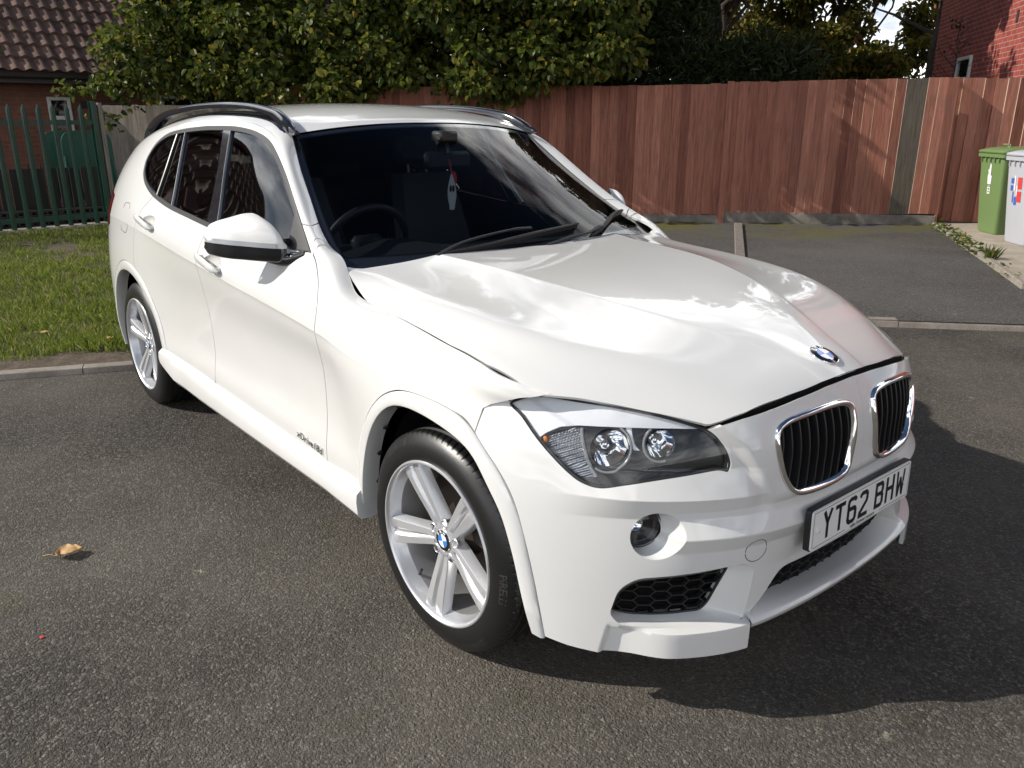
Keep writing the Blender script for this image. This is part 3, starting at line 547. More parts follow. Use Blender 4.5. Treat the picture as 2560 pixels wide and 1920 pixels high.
# ------------------------------------------------------------------ houses
def brick(name,c1,c2,mortar,sc=(1,1,1)):
    m=mat(name,c1,.85,spec=.3); t=NT(m); o=t.n('ShaderNodeTexCoord').outputs['Object']; mp_=t.n('ShaderNodeMapping',{'Vector':o,'Rotation':(R(90),0,R(90))}).outputs[0]
    sx=t.n('ShaderNodeSeparateXYZ',{'Vector':o}); cv=t.n('ShaderNodeCombineXYZ'); t.l(t.n('ShaderNodeMath',{0:sx.outputs[0],1:sx.outputs[1]},operation='ADD').outputs[0],cv.inputs[0]); t.l(sx.outputs[2],cv.inputs[1])
    bt=t.n('ShaderNodeTexBrick',{'Vector':cv.outputs[0],'Color1':(*c1,1),'Color2':(*c2,1),'Mortar':(*mortar,1),'Scale':1.,'Mortar Size':.006,'Mortar Smooth':.2,'Bias':0.,'Brick Width':.225,'Row Height':.075})
    nv=t.noise(o,3,5); c=t.mix(1.,bt.outputs['Color'],t.ramp(nv,[(.3,(.78,.78,.78)),(.7,(1.15,1.15,1.15))]),'MULTIPLY'); t.l(c,t.b.inputs['Base Color'])
    h=t.n('ShaderNodeMath',{0:1.,1:bt.outputs['Fac']},operation='SUBTRACT').outputs[0]; t.bump(h,.6,.006); return m
M['brickL']=brick('brown_brick',(.17,.065,.042),(.22,.085,.055),(.16,.13,.11))
M['brickR']=brick('red_brick',(.30,.065,.050),(.25,.050,.042),(.36,.24,.20))
m=mat('roof_tile',(.09,.055,.045),.85,spec=.3); t=NT(m); o=t.obj(); sx=t.n('ShaderNodeSeparateXYZ',{'Vector':o})
tl=t.n('ShaderNodeTexVoronoi',{'Vector':t.n('ShaderNodeMapping',{'Vector':o,'Scale':(3.4,5,3.4)}).outputs[0],'Scale':1.0}); rn=t.n('ShaderNodeSeparateColor',{'Color':tl.outputs['Color']}).outputs[0]
c=t.ramp(rn,[(0,(.085,.052,.044)),(.6,(.125,.078,.064)),(1,(.165,.105,.085))]); ms=t.ramp(t.noise(o,5,6,.7),[(.56,(0,0,0)),(.68,(1,1,1))]); c=t.mix(ms,c,(.09,.072,.030)); lk=t.ramp(t.noise(o,16,4,.7),[(.64,(0,0,0)),(.70,(.8,.8,.8))]); c=t.mix(lk,c,(.33,.30,.25)); t.l(c,t.b.inputs['Base Color']); t.bump(t.noise(o,70,4),.5,.006); M['tile']=m
M['fascia']=mat('dark_fascia',(.028,.022,.020),.6); M['upvc']=mat('white_frame',(.62,.62,.60),.35); M['pane']=mat('window_glass',(.012,.014,.016),.04,spec=.8,coat=.5)
def window(par,pts_o,ey,nrm_,w,h,fr=.05,mull=()):
    """frame + pane on a wall: o lower corner, ey along the wall"""
    o=np.array(pts_o,float); ey=np.array(ey,float); nr=np.array(nrm_,float); Z=np.array([0,0,1.]); rot=np.array([ey,nr,Z]).T; b=MB()
    def bar(x0,x1,z0,z1): b.box(o+ey*(x0+x1)/2+Z*(z0+z1)/2+nr*.012,((x1-x0)/2,.03,(z1-z0)/2),rot=rot,bev=.006)
    bar(0,fr,0,h);bar(w-fr,w,0,h);bar(fr,w-fr,0,fr);bar(fr,w-fr,h-fr,h)
    for q in mull: bar(fr,w-fr,q-fr*.6,q+fr*.6)
    f=b.build('window',M['upvc'],par,smooth=False)
    b=MB(); V=[o+ey*x+Z*z+nr*.010 for x,z in ((fr,fr),(w-fr,fr),(w-fr,h-fr),(fr,h-fr))]; b.add(V,[(0,1,2,3)]); b.build('pane',M['pane'],f,smooth=False)
    return f
lh=empty('bungalow',(-14.6,-4,0),0,'low brown brick bungalow with a mossy pantile roof, behind the palisade fence','house')
b=MB(); 
b.box((-3.6,2.8,1.05),(3.6,9.1,1.05)); b.build('wall',M['brickL'],lh,smooth=False)
b=MB(); b.box((.26,2.7,2.03),(.30,9.3,.012)); b.box((.53,2.7,2.10),(.014,9.3,.085)); b.build('fascia',M['fascia'],lh,smooth=False)
b=MB(); 
sec=[(.55+.055+.05*math.cos(a),2.135+.05*math.sin(a)) for a in np.linspace(math.pi,2*math.pi,9)]; b.grid([[(x,y,z) for x,z in sec] for y in np.linspace(-6.6,12,3)]); b.build('gutter',M['fascia'],lh)
# pantiles: rolled profile and stepped courses, hipped at the far end
def pantiles(b,y0,y1,hip0,pitch,run,n_w,cw=.20,course=.335):
    per=8; ny=int((y1-y0)/cw*per); ys=np.linspace(y0,y1,ny); L=run/math.cos(pitch); nc=int(L/course); cols=[]
    for k in range(nc):
        for f,st in ((0,.045),(.985,.004)): cols.append(((k+f)*course,st))
    ph=(ys/cw)%1; roll=.042*np.clip(np.sin(ph*math.pi)**2.2,0,1)+.010*np.sin(ph*2*math.pi)
    G=[]
    for s_,st in cols:
        jit=.006*np.sin(np.floor(ys/cw)*12.9+round(s_/course)*7.1)
        h=roll+st+jit; x=.66-s_*math.cos(pitch)+h*math.sin(pitch); z=2.16+s_*math.sin(pitch)+h*math.cos(pitch)
        yy=np.maximum(ys,y0+s_*math.cos(pitch)) if hip0 else ys
        G.append(np.stack([x,yy,z],1))
    b.grid(G)
b=MB(); pantiles(b,-6.6,12.0,True,R(40),4.35,0); V=b.V[0]; b.build('roof',M['tile'],lh,ang=60)
b=MB(); b.add([(.66,-6.62,2.16),(-3.70,-2.27,5.80),(-8.0,-6.62,2.16)],[(0,2,1)]); b.add([(-8.0,-6.62,2.16),(-3.7,-2.27,5.80),(-3.7,12,5.8),(-8.0,12,2.16)],[(0,3,2,1)]); b.tube([(.66,-6.65,2.2),(-3.70,-2.27,5.84)],.09,8); b.tube([(-3.7,-2.27,5.84),(-3.7,12,5.84)],.09,8); b.build('roof_back',M['tile'],lh,smooth=False)
window(lh,(0,1.18+4,1.02),(0,1,0),(1,0,0),.36,.80,.055,(.46,)); window(lh,(0,3.05+4,1.10),(0,1,0),(1,0,0),.9,.78,.06); window(lh,(0,-3.4+4,1.02),(0,1,0),(1,0,0),1.1,.85,.06)
b=MB(); b.box((.015,1.75+4,1.70),(.012,.05,.06),bev=.004); b.build('air_vent',M['fascia'],lh)
rh=empty('brick_house',(-6.33,15.66,0),R(217.5),'tall red brick house wall rising behind the gate on the right','house')
b=MB(); b.box((-4.0,3.1,2.9),(4.0,3.1,2.9)); b.build('wall',M['brickR'],rh,smooth=False)
b=MB(); b.add([(.45,-.35,5.8),(.45,6.5,5.8),(-4,6.5,9.0),(-4,-.35,9.0)],[(0,1,2,3)]); b.add([(-8.45,-.35,5.8),(-8.45,6.5,5.8),(-4,6.5,9.0),(-4,-.35,9.0)],[(3,2,1,0)]); b.add([(0,0,5.8),(-8,0,5.8),(-4,0,8.7)],[(0,1,2)]); b.build('roof',M['tile'],rh,smooth=False)
window(rh,(0,1.78,1.55),(0,1,0),(1,0,0),.85,1.0,.06,(.62,))
b=MB(); b.box((.004,4.55,2.95),(.006,.045,.085)); b.build('air_brick',M['fascia'],rh,smooth=False)
# the row of houses across the close, seen only as reflections in the paint and chrome
fh=empty('brick_house',(18.,13.,0),R(215),'long red brick house with white windows across the close, mirrored in the car','house')
b=MB(); b.box((-4,0,2.7),(4,11,2.7)); b.build('wall',M['brickR'],fh,smooth=False)
b=MB(); b.add([(.4,-11.3,5.4),(.4,11.3,5.4),(-4,11.3,8.4),(-4,-11.3,8.4)],[(0,1,2,3)]); b.add([(-8.4,-11.3,5.4),(-8.4,11.3,5.4),(-4,11.3,8.4),(-4,-11.3,8.4)],[(3,2,1,0)]); b.build('roof',M['tile'],fh,smooth=False)
for y in (-9.2,-6.,-1.8,1.6,5.0,8.4):
    for z in (.95,3.5): window(fh,(0,y-.8,z),(0,1,0),(1,0,0),1.7,1.25,.09,(.8,))
# ------------------------------------------------------------------ trees and shrubs
M['bark']=mat('bark',(.055,.045,.036),.9); t=NT(M['bark']); o=t.obj(); t.bump(t.noise(t.obj((8,8,2)),9,5,.7),.9,.02)
M['hazel']=islands('hazel_leaves',[(0,(.030,.048,.010)),(.35,(.065,.092,.018)),(.70,(.125,.155,.026)),(.90,(.20,.215,.035)),(.975,(.26,.22,.04)),(1,(.28,.19,.04))],.42,.48,.3)
M['laurel']=islands('dark_leaves',[(0,(.012,.022,.007)),(.6,(.022,.036,.010)),(.92,(.038,.055,.014)),(1,(.06,.07,.02))],.22,.5,.3)
M['autumn']=islands('autumn_leaves',[(0,(.06,.072,.014)),(.4,(.12,.13,.022)),(.75,(.20,.185,.035)),(.93,(.27,.20,.045)),(1,(.28,.13,.05))],.45,.5,.3)
M['backl']=islands('tall_tree_leaves',[(0,(.018,.030,.008)),(.6,(.035,.052,.012)),(1,(.075,.085,.02))],.3,.5,.3)
def leafmesh(P,D,size,ratio,fold=.25,curl=.15):
    """P base points, D directions (unit), one folded two-face leaf each"""
    n=len(P); up=RNG.normal(size=(n,3))*.55+np.array([0,0,1.0]); up-=D*(up*D).sum(1,keepdims=True); up/=np.linalg.norm(up,axis=1,keepdims=True); sd=np.cross(D,up); L=(size*(.6+.7*RNG.random(n)))[:,None]; w=L*ratio
    V=np.zeros((n,6,3)); V[:,0]=P; V[:,1]=P+D*L*.28+sd*w*.48+up*w*fold; V[:,2]=P+D*L*.68+sd*w*.42+up*w*fold-up*L*curl*.4; V[:,3]=P+D*L-up*L*curl; V[:,4]=P+D*L*.68-sd*w*.42+up*w*fold-up*L*curl*.4; V[:,5]=P+D*L*.28-sd*w*.48+up*w*fold
    i=np.arange(n)[:,None]*6; F=np.concatenate([i+np.array([[0,1,2,3]]),i+np.array([[0,3,4,5]])],1).reshape(-1,4); return V.reshape(-1,3),F
def clumps(C,rad,n,droop=.2,flat=.7):
    """leaf base points and directions around clump centres C (k,3)"""
    k=RNG.integers(0,len(C),n); d=RNG.normal(size=(n,3)); d/=np.linalg.norm(d,axis=1,keepdims=True); rr=(RNG.random(n)**.5)[:,None]*np.asarray(rad)[k][:,None] if np.ndim(rad) else (RNG.random(n)**.5)[:,None]*rad
    P=C[k]+d*rr*np.array([1,1,flat]); D=d*.6+RNG.normal(size=(n,3))*.5+np.array([0,0,-droop]); D/=np.linalg.norm(D,axis=1,keepdims=True); return P,D
def limb(b,p,q,r0,r1,n=8,wob=.08):
    p=np.array(p,float);q=np.array(q,float); L=np.linalg.norm(q-p); P=[p+(q-p)*t+np.array([random.gauss(0,wob*L*.3),random.gauss(0,wob*L*.3),0])*math.sin(math.pi*t) for t in np.linspace(0,1,n)]; b.tube(P,np.linspace(r0,r1,n),7)
def tree(name,base,label,cat,C,rad,n,size,ratio,m,trunk=None,tips=16,group=None,droop=.2,flat=.7,tr=(.12,.05),extra=None):
    o=empty(name,base,0,label,cat,group); base=np.array(base,float); C=np.asarray(C,float)-base
    b=MB(); top=C[:,2].max()*.75; cx=C[:,:2].mean(0)
    mid=np.array([cx[0]*.5,cx[1]*.5,top*.55]); limb(b,(0,0,-.1),mid,tr[0],tr[0]*.7,9,.05); limb(b,mid,(cx[0],cx[1],top),tr[0]*.7,tr[1]*.6,9,.07)
    for j in RNG.permutation(len(C))[:tips]:
        s_=mid*(RNG.random()*.5+.5); limb(b,s_,C[j],tr[1],tr[1]*.25,8,.12)
    b.build('trunk',M['bark'],o)
    P,D=clumps(C,rad,n,droop,flat)
    if extra is not None: P=np.vstack([P,extra[0]-base]); D=np.vstack([D,extra[1]])
    V,F=leafmesh(P,D,size,ratio); fast('crown',V,F,m,o); return o
f_at=lambda s_,off,z:np.stack(np.broadcast_arrays(FA[0]+FD_[0]*s_+FN[0]*off,FA[1]+FD_[1]*s_+FN[1]*off,z),-1)
# overhanging hazel: crown leans over the fence; its left outline steps in towards the top
k=700; s_=RNG.uniform(-8.6,-.6,k); z=1.75+RNG.random(k)**1.1*4.4; left=-8.55+.55*np.clip(z-2.15,0,3)+.25*np.sin(z*5); ok=(s_>left); s_,z=s_[ok],z[ok]; off=RNG.uniform(-1.3,.95,len(s_))-.10*np.abs(z-3)
zb=1.80+.14*np.sin(s_*2.7)+np.where(s_<-6.8,.12,0)+np.where(s_>-1.8,(s_+1.8)*.5,0); z=np.maximum(z,zb+.12)
C=f_at(s_,off,z)
q=[(-8.6,.75,1.95),(-8.85,.8,1.88),(-9.1,.8,1.92),(-8.4,.7,1.82),(-8.75,.75,1.55),(-8.5,.7,1.48),(-8.6,.72,1.36),(-8.1,.7,1.66)]
lp=np.concatenate([f_at(a+RNG.normal(0,.10,26 if c>1.7 else 11),b_+RNG.normal(0,.10,26 if c>1.7 else 11),c+RNG.normal(0,.05,26 if c>1.7 else 11)) for a,b_,c in q]); ld=RNG.normal(size=lp.shape)+np.array([0,0,-.5]); ld/=np.linalg.norm(ld,axis=1,keepdims=True)
tree('hazel_tree',f_at(-4.4,-.55,0.),'broad-leaved green hazel tree overhanging the fence behind the car','tree',C,.37,76000,.104,.82,M['hazel'],tips=40,tr=(.10,.035),extra=(lp,ld))
# dark evergreen shrubs behind the fence
for j,(s0,s1,zt,dep,lab) in enumerate(((-1.7,-.5,4.4,-.55,'dark narrow-leaved evergreen shrub behind the fence, next to the hazel tree'),(-.7,.45,3.7,-.65,'dark narrow-leaved evergreen shrub behind the middle of the fence'),(.3,1.9,2.45,-.7,'low dark evergreen shrub behind the fence, beside the sunlit autumn trees'))):
    k=70; C=f_at(RNG.uniform(s0,s1,k),RNG.uniform(-.7,.15,k)+dep,1.5+RNG.random(k)**.8*(zt-1.5)); n=7500
    P,D=clumps(C,.34,n,-.5,1.1); ov=(P-FA)@FN; P=P-np.maximum(ov+.16,0)[:,None]*FN*2; D=D*np.array([.8,.8,.6])+np.array([0,0,.30]); D/=np.linalg.norm(D,axis=1,keepdims=True); base=f_at((s0+s1)/2,dep-.2,0.)
    o=empty('evergreen_shrub',base,0,lab,'shrub','evergreen shrubs behind the fence'); V,F=leafmesh(P-base,D,.125,.24,.2,.35); fast('crown',V,F,M['laurel'],o)
    b=MB()
    for q in RNG.permutation(k)[:22]: limb(b,(RNG.normal(0,.15),RNG.normal(0,.15),0),C[q]-base+np.array([0,0,.25]),.02,.006,7,.10)
    b.build('stem',M['bark'],o)
# sunlit autumn trees farther back
def blob(c,r_,k,sq=1): 
    d_=RNG.normal(size=(k,3)); d_/=np.linalg.norm(d_,axis=1,keepdims=True); return np.array(c)+d_*(RNG.random(k)**.45)[:,None]*np.array(r_)
for c,r_,n,lab,mm in (((-9.3,17.9,1.9),(1.9,1.2,1.2),6000,'low yellow-green bush between the autumn tree and the red brick house','autumn'),((-13.0,16.9,3.7),(2.4,2.4,3.4),16000,'sunlit yellow-green autumn tree behind the evergreen shrubs','autumn'),((-9.9,18.4,3.8),(2.9,2.7,3.6),32000,'sunlit autumn tree with sky showing through, left of the red brick house','autumn'),((-14.4,13.6,2.6),(2.4,2.0,2.3),9000,'dull green tree behind the evergreen shrubs, half hidden by them','backl')):
    tree('green_bush' if 'bush' in lab else 'autumn_tree' if mm=='autumn' else 'green_tree',(c[0],c[1],0),lab,'bush' if 'bush' in lab else 'tree',blob(c,r_,90),.46,n,.15,.62,M[mm],tips=30,tr=(.16,.05))
# big dark trunk beside the house
o=empty('dark_tree',(-6.62,16.25,0),0,'tall dark tree trunk at the left edge of the red brick house','tree')
b=MB(); limb(b,(0,0,0),(.05,.15,4.2),.19,.16,10,.02); limb(b,(.05,.15,4.2),(.2,.3,9.),.16,.08,8,.04)
for q in range(14): a=random.uniform(0,6.28); z=random.uniform(2.2,7.5); limb(b,(0,.1,z),(1.5*math.cos(a),1.5*math.sin(a),z+random.uniform(.2,1.2)),.05,.012,7,.12)
b.build('trunk',M['bark'],o); C=blob((0,.1,6.8),(1.5,1.5,2.6),60); P,D=clumps(C,.40,6000,.2,.8); P2,D2=clumps(blob((-.25,-.2,1.7),(.35,.35,.8),14),.24,1300,.2,.9); V,F=leafmesh(np.vstack([P,P2]),np.vstack([D,D2]),.12,.5); fast('crown',V,F,M['backl'],o)
# taller trees behind, which the bonnet mirrors
for c,r_,n,lab in (((-12.0,9.6,5.6),(2.8,2.4,4.0),13000,'tall dark tree behind the hazel, its crown above the picture'),((-8.3,11.0,5.7),(2.9,2.6,1.9),18000,'tall dark tree standing behind the middle evergreen shrub')):
    tree('tall_tree',(c[0],c[1],0),lab,'tree',blob(c,r_,90),.50,n,.20,.6,M['backl'],tips=30,tr=(.2,.06))
# bare twiggy sapling against the brick wall
o=empty('sapling',(-5.05,13.65,0),0,'bare twiggy sapling in front of the red brick wall','sapling'); b=MB(); limb(b,(0,0,0),(-.02,.05,3.2),.020,.006,9,.03); tw=[]
for q in range(26):
    z=random.uniform(1.9,3.1); a=random.choice([R(80),R(-95)])+random.gauss(0,.5); L_=random.uniform(.2,.55)*(3.5-z); e=np.array([L_*math.cos(a),L_*math.sin(a),z+L_*.55]); limb(b,(0,.03,z),e,.006,.002,5,.10); tw.append(e)
b.build('stem',M['bark'],o); P,D=clumps(np.array(tw),.07,130,0,1); V,F=leafmesh(P,D,.05,.5); fast('leaves',V,F,M['laurel'],o)
# weeds along the slab edge
M['weed']=islands('weed_leaves',[(0,(.05,.09,.015)),(.6,(.11,.16,.03)),(.9,(.20,.20,.05)),(1,(.22,.08,.03))],.35,.5)
def weed(p,h,n,label,grassy):
    o=empty('weed',p,0,label,'weed','weeds along the edge of the concrete path'); a=RNG.random(n)*6.283; 
    D=np.stack([np.cos(a)*(.35 if grassy else .9),np.sin(a)*(.35 if grassy else .9),np.full(n,.9 if grassy else .45)],1)+RNG.normal(0,.2,(n,3)); D/=np.linalg.norm(D,axis=1,keepdims=True); P=RNG.normal(0,.03 if grassy else .055,(n,3))*np.array([1,1,.0])
    V,F=leafmesh(P,D,h,.07 if grassy else .45); fast('leaves',V,F,M['weed'],o)
ws_=[(.02,.16,40,1),(.09,.09,34,0),(.17,.10,36,0),(.25,.08,40,0),(.33,.10,44,0),(.40,.09,44,0),(.47,.10,50,0),(.54,.08,44,0),(.61,.09,40,0),(.70,.20,46,1),(.78,.06,30,0),(.90,.05,24,0)]
names=['small grassy weed at the foot of the fence end post','low leafy weed on the path edge, first along from the fence end','low leafy weed on the path edge, second along from the fence end','low leafy weed on the path edge, third along from the fence end','reddish leafy weed on the path edge in front of the green bin','low leafy weed on the path edge, fifth along from the fence end','leafy weed midway along the edge of the concrete path','low weed on the path edge just past its middle','low leafy weed on the path edge beside the tall grass tuft','tall green grass tuft growing on the edge of the concrete path','tiny weed on the path edge, just nearer than the grass tuft','tiny weed at the nearest end of the path edge']
for (f_,h,n,g_),lab in zip(ws_,names): weed(sl[0]+(sl[3]-sl[0])*f_+np.array([-.01,-.01,.0]),h*.72,n,lab,g_)
# fallen leaves
m=mat('dry_leaf',(.50,.31,.14),.7); t=NT(m); o=t.obj(); t.l(t.ramp(t.noise(o,60,4),[(.3,(.40,.23,.09)),(.7,(.62,.41,.20))]),t.b.inputs['Base Color']); M['dry']=m
def fallen(p,L_,rz,label,m,curl=.5):
    o=empty('fallen_leaf',p,rz,label,'leaf'); b=MB(); nu,nv=14,9; G=[]
    for i in range(nu):
        u_=i/(nu-1); w=.42*math.sin(math.pi*min(u_**.75,1))**.8*(1+.12*math.sin(u_*19)); row=[]
        for j in range(nv):
            v_=-1+2*j/(nv-1); row.append(((u_-.5)*L_,v_*w*L_,(.10*v_*v_*curl*1.6+.16*curl*math.sin(u_*3.1)*(1-.8*abs(v_))+.02*math.sin(u_*23+v_*9))*L_+.004))
        G.append(row)
    b.grid(G); b.build('blade',m,o); b=MB(); b.tube(cr([(-.5*L_,0,.006),(-.75*L_,.08*L_,.03*L_+.01),(-1.0*L_,.22*L_,.006)],4),.0013,5); b.build('stalk',m,o)
fallen((-1.24,-1.60,.004),.085,R(75),'curled tan dry leaf lying on the tarmac to the left of the car',M['dry'],1.3)
fallen((-6.42,7.20,.03),.07,.4,'small orange leaf on the tarmac at the foot of the fence',M['dry'])
fallen((-4.5,-1.05,.07),.07,1.1,'small brown leaf lying on the lawn near the kerb',M['dry']); fallen((-4.0,-.75,.085),.06,2.,'small tan leaf on the lawn edge beside the rear wheel',M['dry'])
M['redbit']=mat('red_scrap',(.6,.05,.04),.5); b=MB(); b.box((0,0,.004),(.007,.005,.0015),bev=.001); o=b.build('litter_scrap',M['redbit'],smooth=False); o.location=(-.765,-1.778,0); tag(o,'tiny red scrap of litter on the tarmac at the lower left','litter')
# ------------------------------------------------------------------ wheelie bins
M['bing']=mat('green_plastic',(.14,.215,.08),.42); M['binw']=mat('grey_plastic',(.42,.43,.47),.45); M['stk']=mat('sticker_white',(.75,.75,.75),.5); M['stb']=mat('sticker_blue',(.05,.12,.45),.5); M['str']=mat('sticker_red',(.6,.05,.05),.5)
def bin_(name,loc,rz,m,label):
    o=empty(name,loc,rz,label,'wheelie bin','wheelie bins by the gate'); b=MB(); G=[]
    for z,w,d_ in ((0,.205,.245),(.03,.215,.255),(.45,.245,.295),(.86,.270,.330),(.93,.272,.333)):
        G.append([(x,y,z) for x,y in rc([(d_,-w),(d_,w),(-d_,w),(-d_,-w)],.05,5)])
    b.grid(G,close_v=True); b.F.append(tuple(range(20))[::-1]); b.I.append(0); b.build('body',m,o,ang=50)
    b=MB(); rim=[[(x,y,z) for x,y in rc([(d_,-w),(d_,w),(-d_,w),(-d_,-w)],.05,5)] for z,w,d_ in ((.925,.274,.335),(.925,.298,.362),(.965,.300,.364),(.972,.28,.345))]; b.grid(rim,close_v=True)
    for y in (-.2,-.1,0,.1,.2): b.box((.345,y,.895),(.008,.006,.03))
    for x in (-.2,-.1,0,.1,.2): b.box((x,-.284,.895),(.006,.008,.03))
    b.build('rim',m,o,ang=40)
    b=MB(); G=[]
    for z,w,d_,sh in ((.975,.300,.366,0),(.990,.305,.372,0),(1.010,.298,.362,0),(1.035,.25,.30,-.02),(1.048,.20,.23,-.04)): G.append([(x+sh,y,z+.05*(.0 if z<1.0 else (-x*.3))) for x,y in rc([(d_,-w),(d_,w),(-d_,w),(-d_,-w)],.06,5)])
    b.grid(G,close_v=True); b.F.append(tuple(range(b.n-20,b.n))); b.I.append(0); b.box((-.385,0,1.0),(.03,.24,.02),bev=.008); lid=b.build('lid',m,o,ang=40)
    b=MB(); b.tube([(-.40,-.22,.98),(-.47,-.20,1.0),(-.47,.20,1.0),(-.40,.22,.98)],.014,8); 
    b.tube([(.18,-.07,1.035),(.18,-.07,1.075),(.18,.07,1.075),(.18,.07,1.035)],.012,8); b.build('lid_handle',m,lid)
    for y in (-.22,.22):
        b=MB(); b.lathe([(.001,-.02),(.09,-.02),(.10,-.012),(.10,.012),(.09,.02),(.001,.02)],24,'y',(-.26,y,.10)); b.build('wheel',M['plastic'],o)
    return o
g=bin_('green_bin',(-2.28,9.46,.125),R(-131),M['bing'],'green wheelie bin with white numbers, standing in front of the gate')
w_=bin_('grey_bin',(-1.67,8.68,.125),R(-131),M['binw'],'pale grey wheelie bin with red and blue stickers at the right edge of the photo')
def decal(par,polys,m,name):
    b=MB()
    for q in polys:
        q=np.asarray(q,float); y=np.interp(q[:,1],[.03,.45,.86],[.255,.295,.330])+.004; b.add(np.stack([y,q[:,0]*.85,q[:,1]],1),[tuple(range(len(q)))])
    return b.build(name,m,par,smooth=False)
def quad(x,z,w,h): return [(x-w/2,z-h/2),(x+w/2,z-h/2),(x+w/2,z+h/2),(x-w/2,z+h/2)]
decal(g,[[(-.045,.60),(.045,.60),(.055,.70),(.025,.71),(.03,.83),(.0,.86),(-.02,.78),(-.05,.77),(-.03,.73),(-.05,.70)],[(-.03,.575),(.0,.592),(.03,.575),(.0,.583)],quad(-.028,.525,.016,.085),quad(.028,.525,.016,.085),quad(0,.56,.04,.014),quad(0,.525,.04,.012),quad(0,.49,.04,.014)],M['stk'],'number_marks')
decal(w_,[quad(-.14,.70,.07,.06),quad(-.15,.62,.06,.06),quad(-.11,.52,.025,.12),quad(-.05,.48,.06,.09)],M['stb'],'blue_sticker'); decal(w_,[quad(.03,.68,.10,.13),quad(.03,.53,.10,.12)],M['str'],'red_sticker'); decal(w_,[quad(-.085,.68,.03,.16),quad(-.03,.60,.02,.10)],M['stk'],'white_sticker')
# ------------------------------------------------------------------ parked car: cutting tools
def cr(P,n=8,closed=False):
    P=np.asarray(P,float); N=len(P); o=[]
    for i in range(N if closed else N-1):
        p1,p2=P[i],P[(i+1)%N]; p0=P[i-1] if (closed or i>0) else 2*p1-p2; p3=P[(i+2)%N] if (closed or i<N-2) else 2*p2-p1
        for k in range(n):
            t=k/n; o.append(.5*((2*p1)+(-p0+p2)*t+(2*p0-5*p1+4*p2-p3)*t*t+(-p0+3*p1-3*p2+p3)*t**3))
    if not closed: o.append(P[-1])
    return np.array(o)
def resamp(P,n,closed=False):
    P=np.asarray(P,float); Q=np.vstack([P,P[:1]]) if closed else P
    s=np.concatenate([[0],np.cumsum(np.linalg.norm(np.diff(Q,axis=0),axis=1))]); t=np.linspace(0,s[-1],n,endpoint=not closed)
    return np.stack([np.interp(t,s,Q[:,k]) for k in range(Q.shape[1])],1)
def rc(P,rad,n=5):
    P=np.asarray(P,float); N=len(P); o=[]; rad=np.broadcast_to(rad,N)
    for i in range(N):
        a,b,c_=P[i-1],P[i],P[(i+1)%N]; u,v=a-b,c_-b; lu,lv=np.linalg.norm(u),np.linalg.norm(v); q=min(rad[i],lu*.45,lv*.45)
        s,e=b+u/lu*q,b+v/lv*q
        for t in np.linspace(0,1,n): o.append((1-t)**2*s+2*t*(1-t)*b+t*t*e)
    return np.array(o)
def sdf(P,poly):
    P=np.asarray(P,float); poly=np.asarray(poly,float); D=np.full(len(P),1e9); ins=np.zeros(len(P),bool); x,y=P[:,0],P[:,1]
    for i in range(len(poly)):
        a,b=poly[i-1],poly[i]; e=b-a; L2=e@e
        if L2<1e-14: continue
        t=np.clip(((x-a[0])*e[0]+(y-a[1])*e[1])/L2,0,1)
        D=np.minimum(D,(x-a[0]-t*e[0])**2+(y-a[1]-t*e[1])**2)
        cnd=(a[1]>y)!=(b[1]>y)
        if abs(e[1])>1e-14: ins^=cnd&(x<a[0]+e[0]*(y-a[1])/e[1])
    D=np.sqrt(D); return np.where(ins,D,-D)
def inset(P,dst):
    P=np.asarray(P,float); ar=.5*np.sum(P[:,0]*np.roll(P[:,1],-1)-np.roll(P[:,0],-1)*P[:,1])
    t=np.roll(P,-1,0)-np.roll(P,1,0); t/=np.maximum(np.linalg.norm(t,axis=1,keepdims=True),1e-9); n=np.stack([-t[:,1],t[:,0]],1)*np.sign(ar)
    return P+n*dst
def cut(A,F,dv):
    A=list(A); nF=[]; E={}
    ins=dv>0
    def x(i,j):
        k=(i,j) if i<j else (j,i)
        if k not in E:
            t=dv[i]/(dv[i]-dv[j]); E[k]=len(A); A.append(A[i]+(A[j]-A[i])*t)
        return E[k]
    for f in F:
        c=[ins[i] for i in f]
        if all(c): nF.append(f)
        elif any(c):
            g=[]
            for k in range(len(f)):
                i,j=f[k],f[(k+1)%len(f)]
                if ins[i]: g.append(i)
                if ins[i]!=ins[j]: g.append(x(i,j))
            if len(g)>2: nF.append(tuple(g))
    return compact(np.array(A),nF)
def compact(A,F):
    us=sorted({i for f in F for i in f}); mp={k:n for n,k in enumerate(us)}
    return A[us] if us else A[:0],[tuple(mp[i] for i in f) for f in F]
def gridAF(G,N,p,q):
    m,n=G.shape[:2]; A=np.concatenate([G,N,p[...,None],q[...,None]],2).reshape(-1,8)
    F=[(i*n+j,i*n+j+1,(i+1)*n+j+1,(i+1)*n+j) for i in range(m-1) for j in range(n-1)]
    return A,F
def sub(AF,*conds):
    A,F=AF
    for cnd in conds:
        if len(F)==0: break
        A,F=cut(A,F,cnd(A))
    return A,F
inside=lambda poly,g=.0024:(lambda A:sdf(A[:,6:8],poly)-g)
outside=lambda poly,g=.0016:(lambda A:-sdf(A[:,6:8],poly)-g)
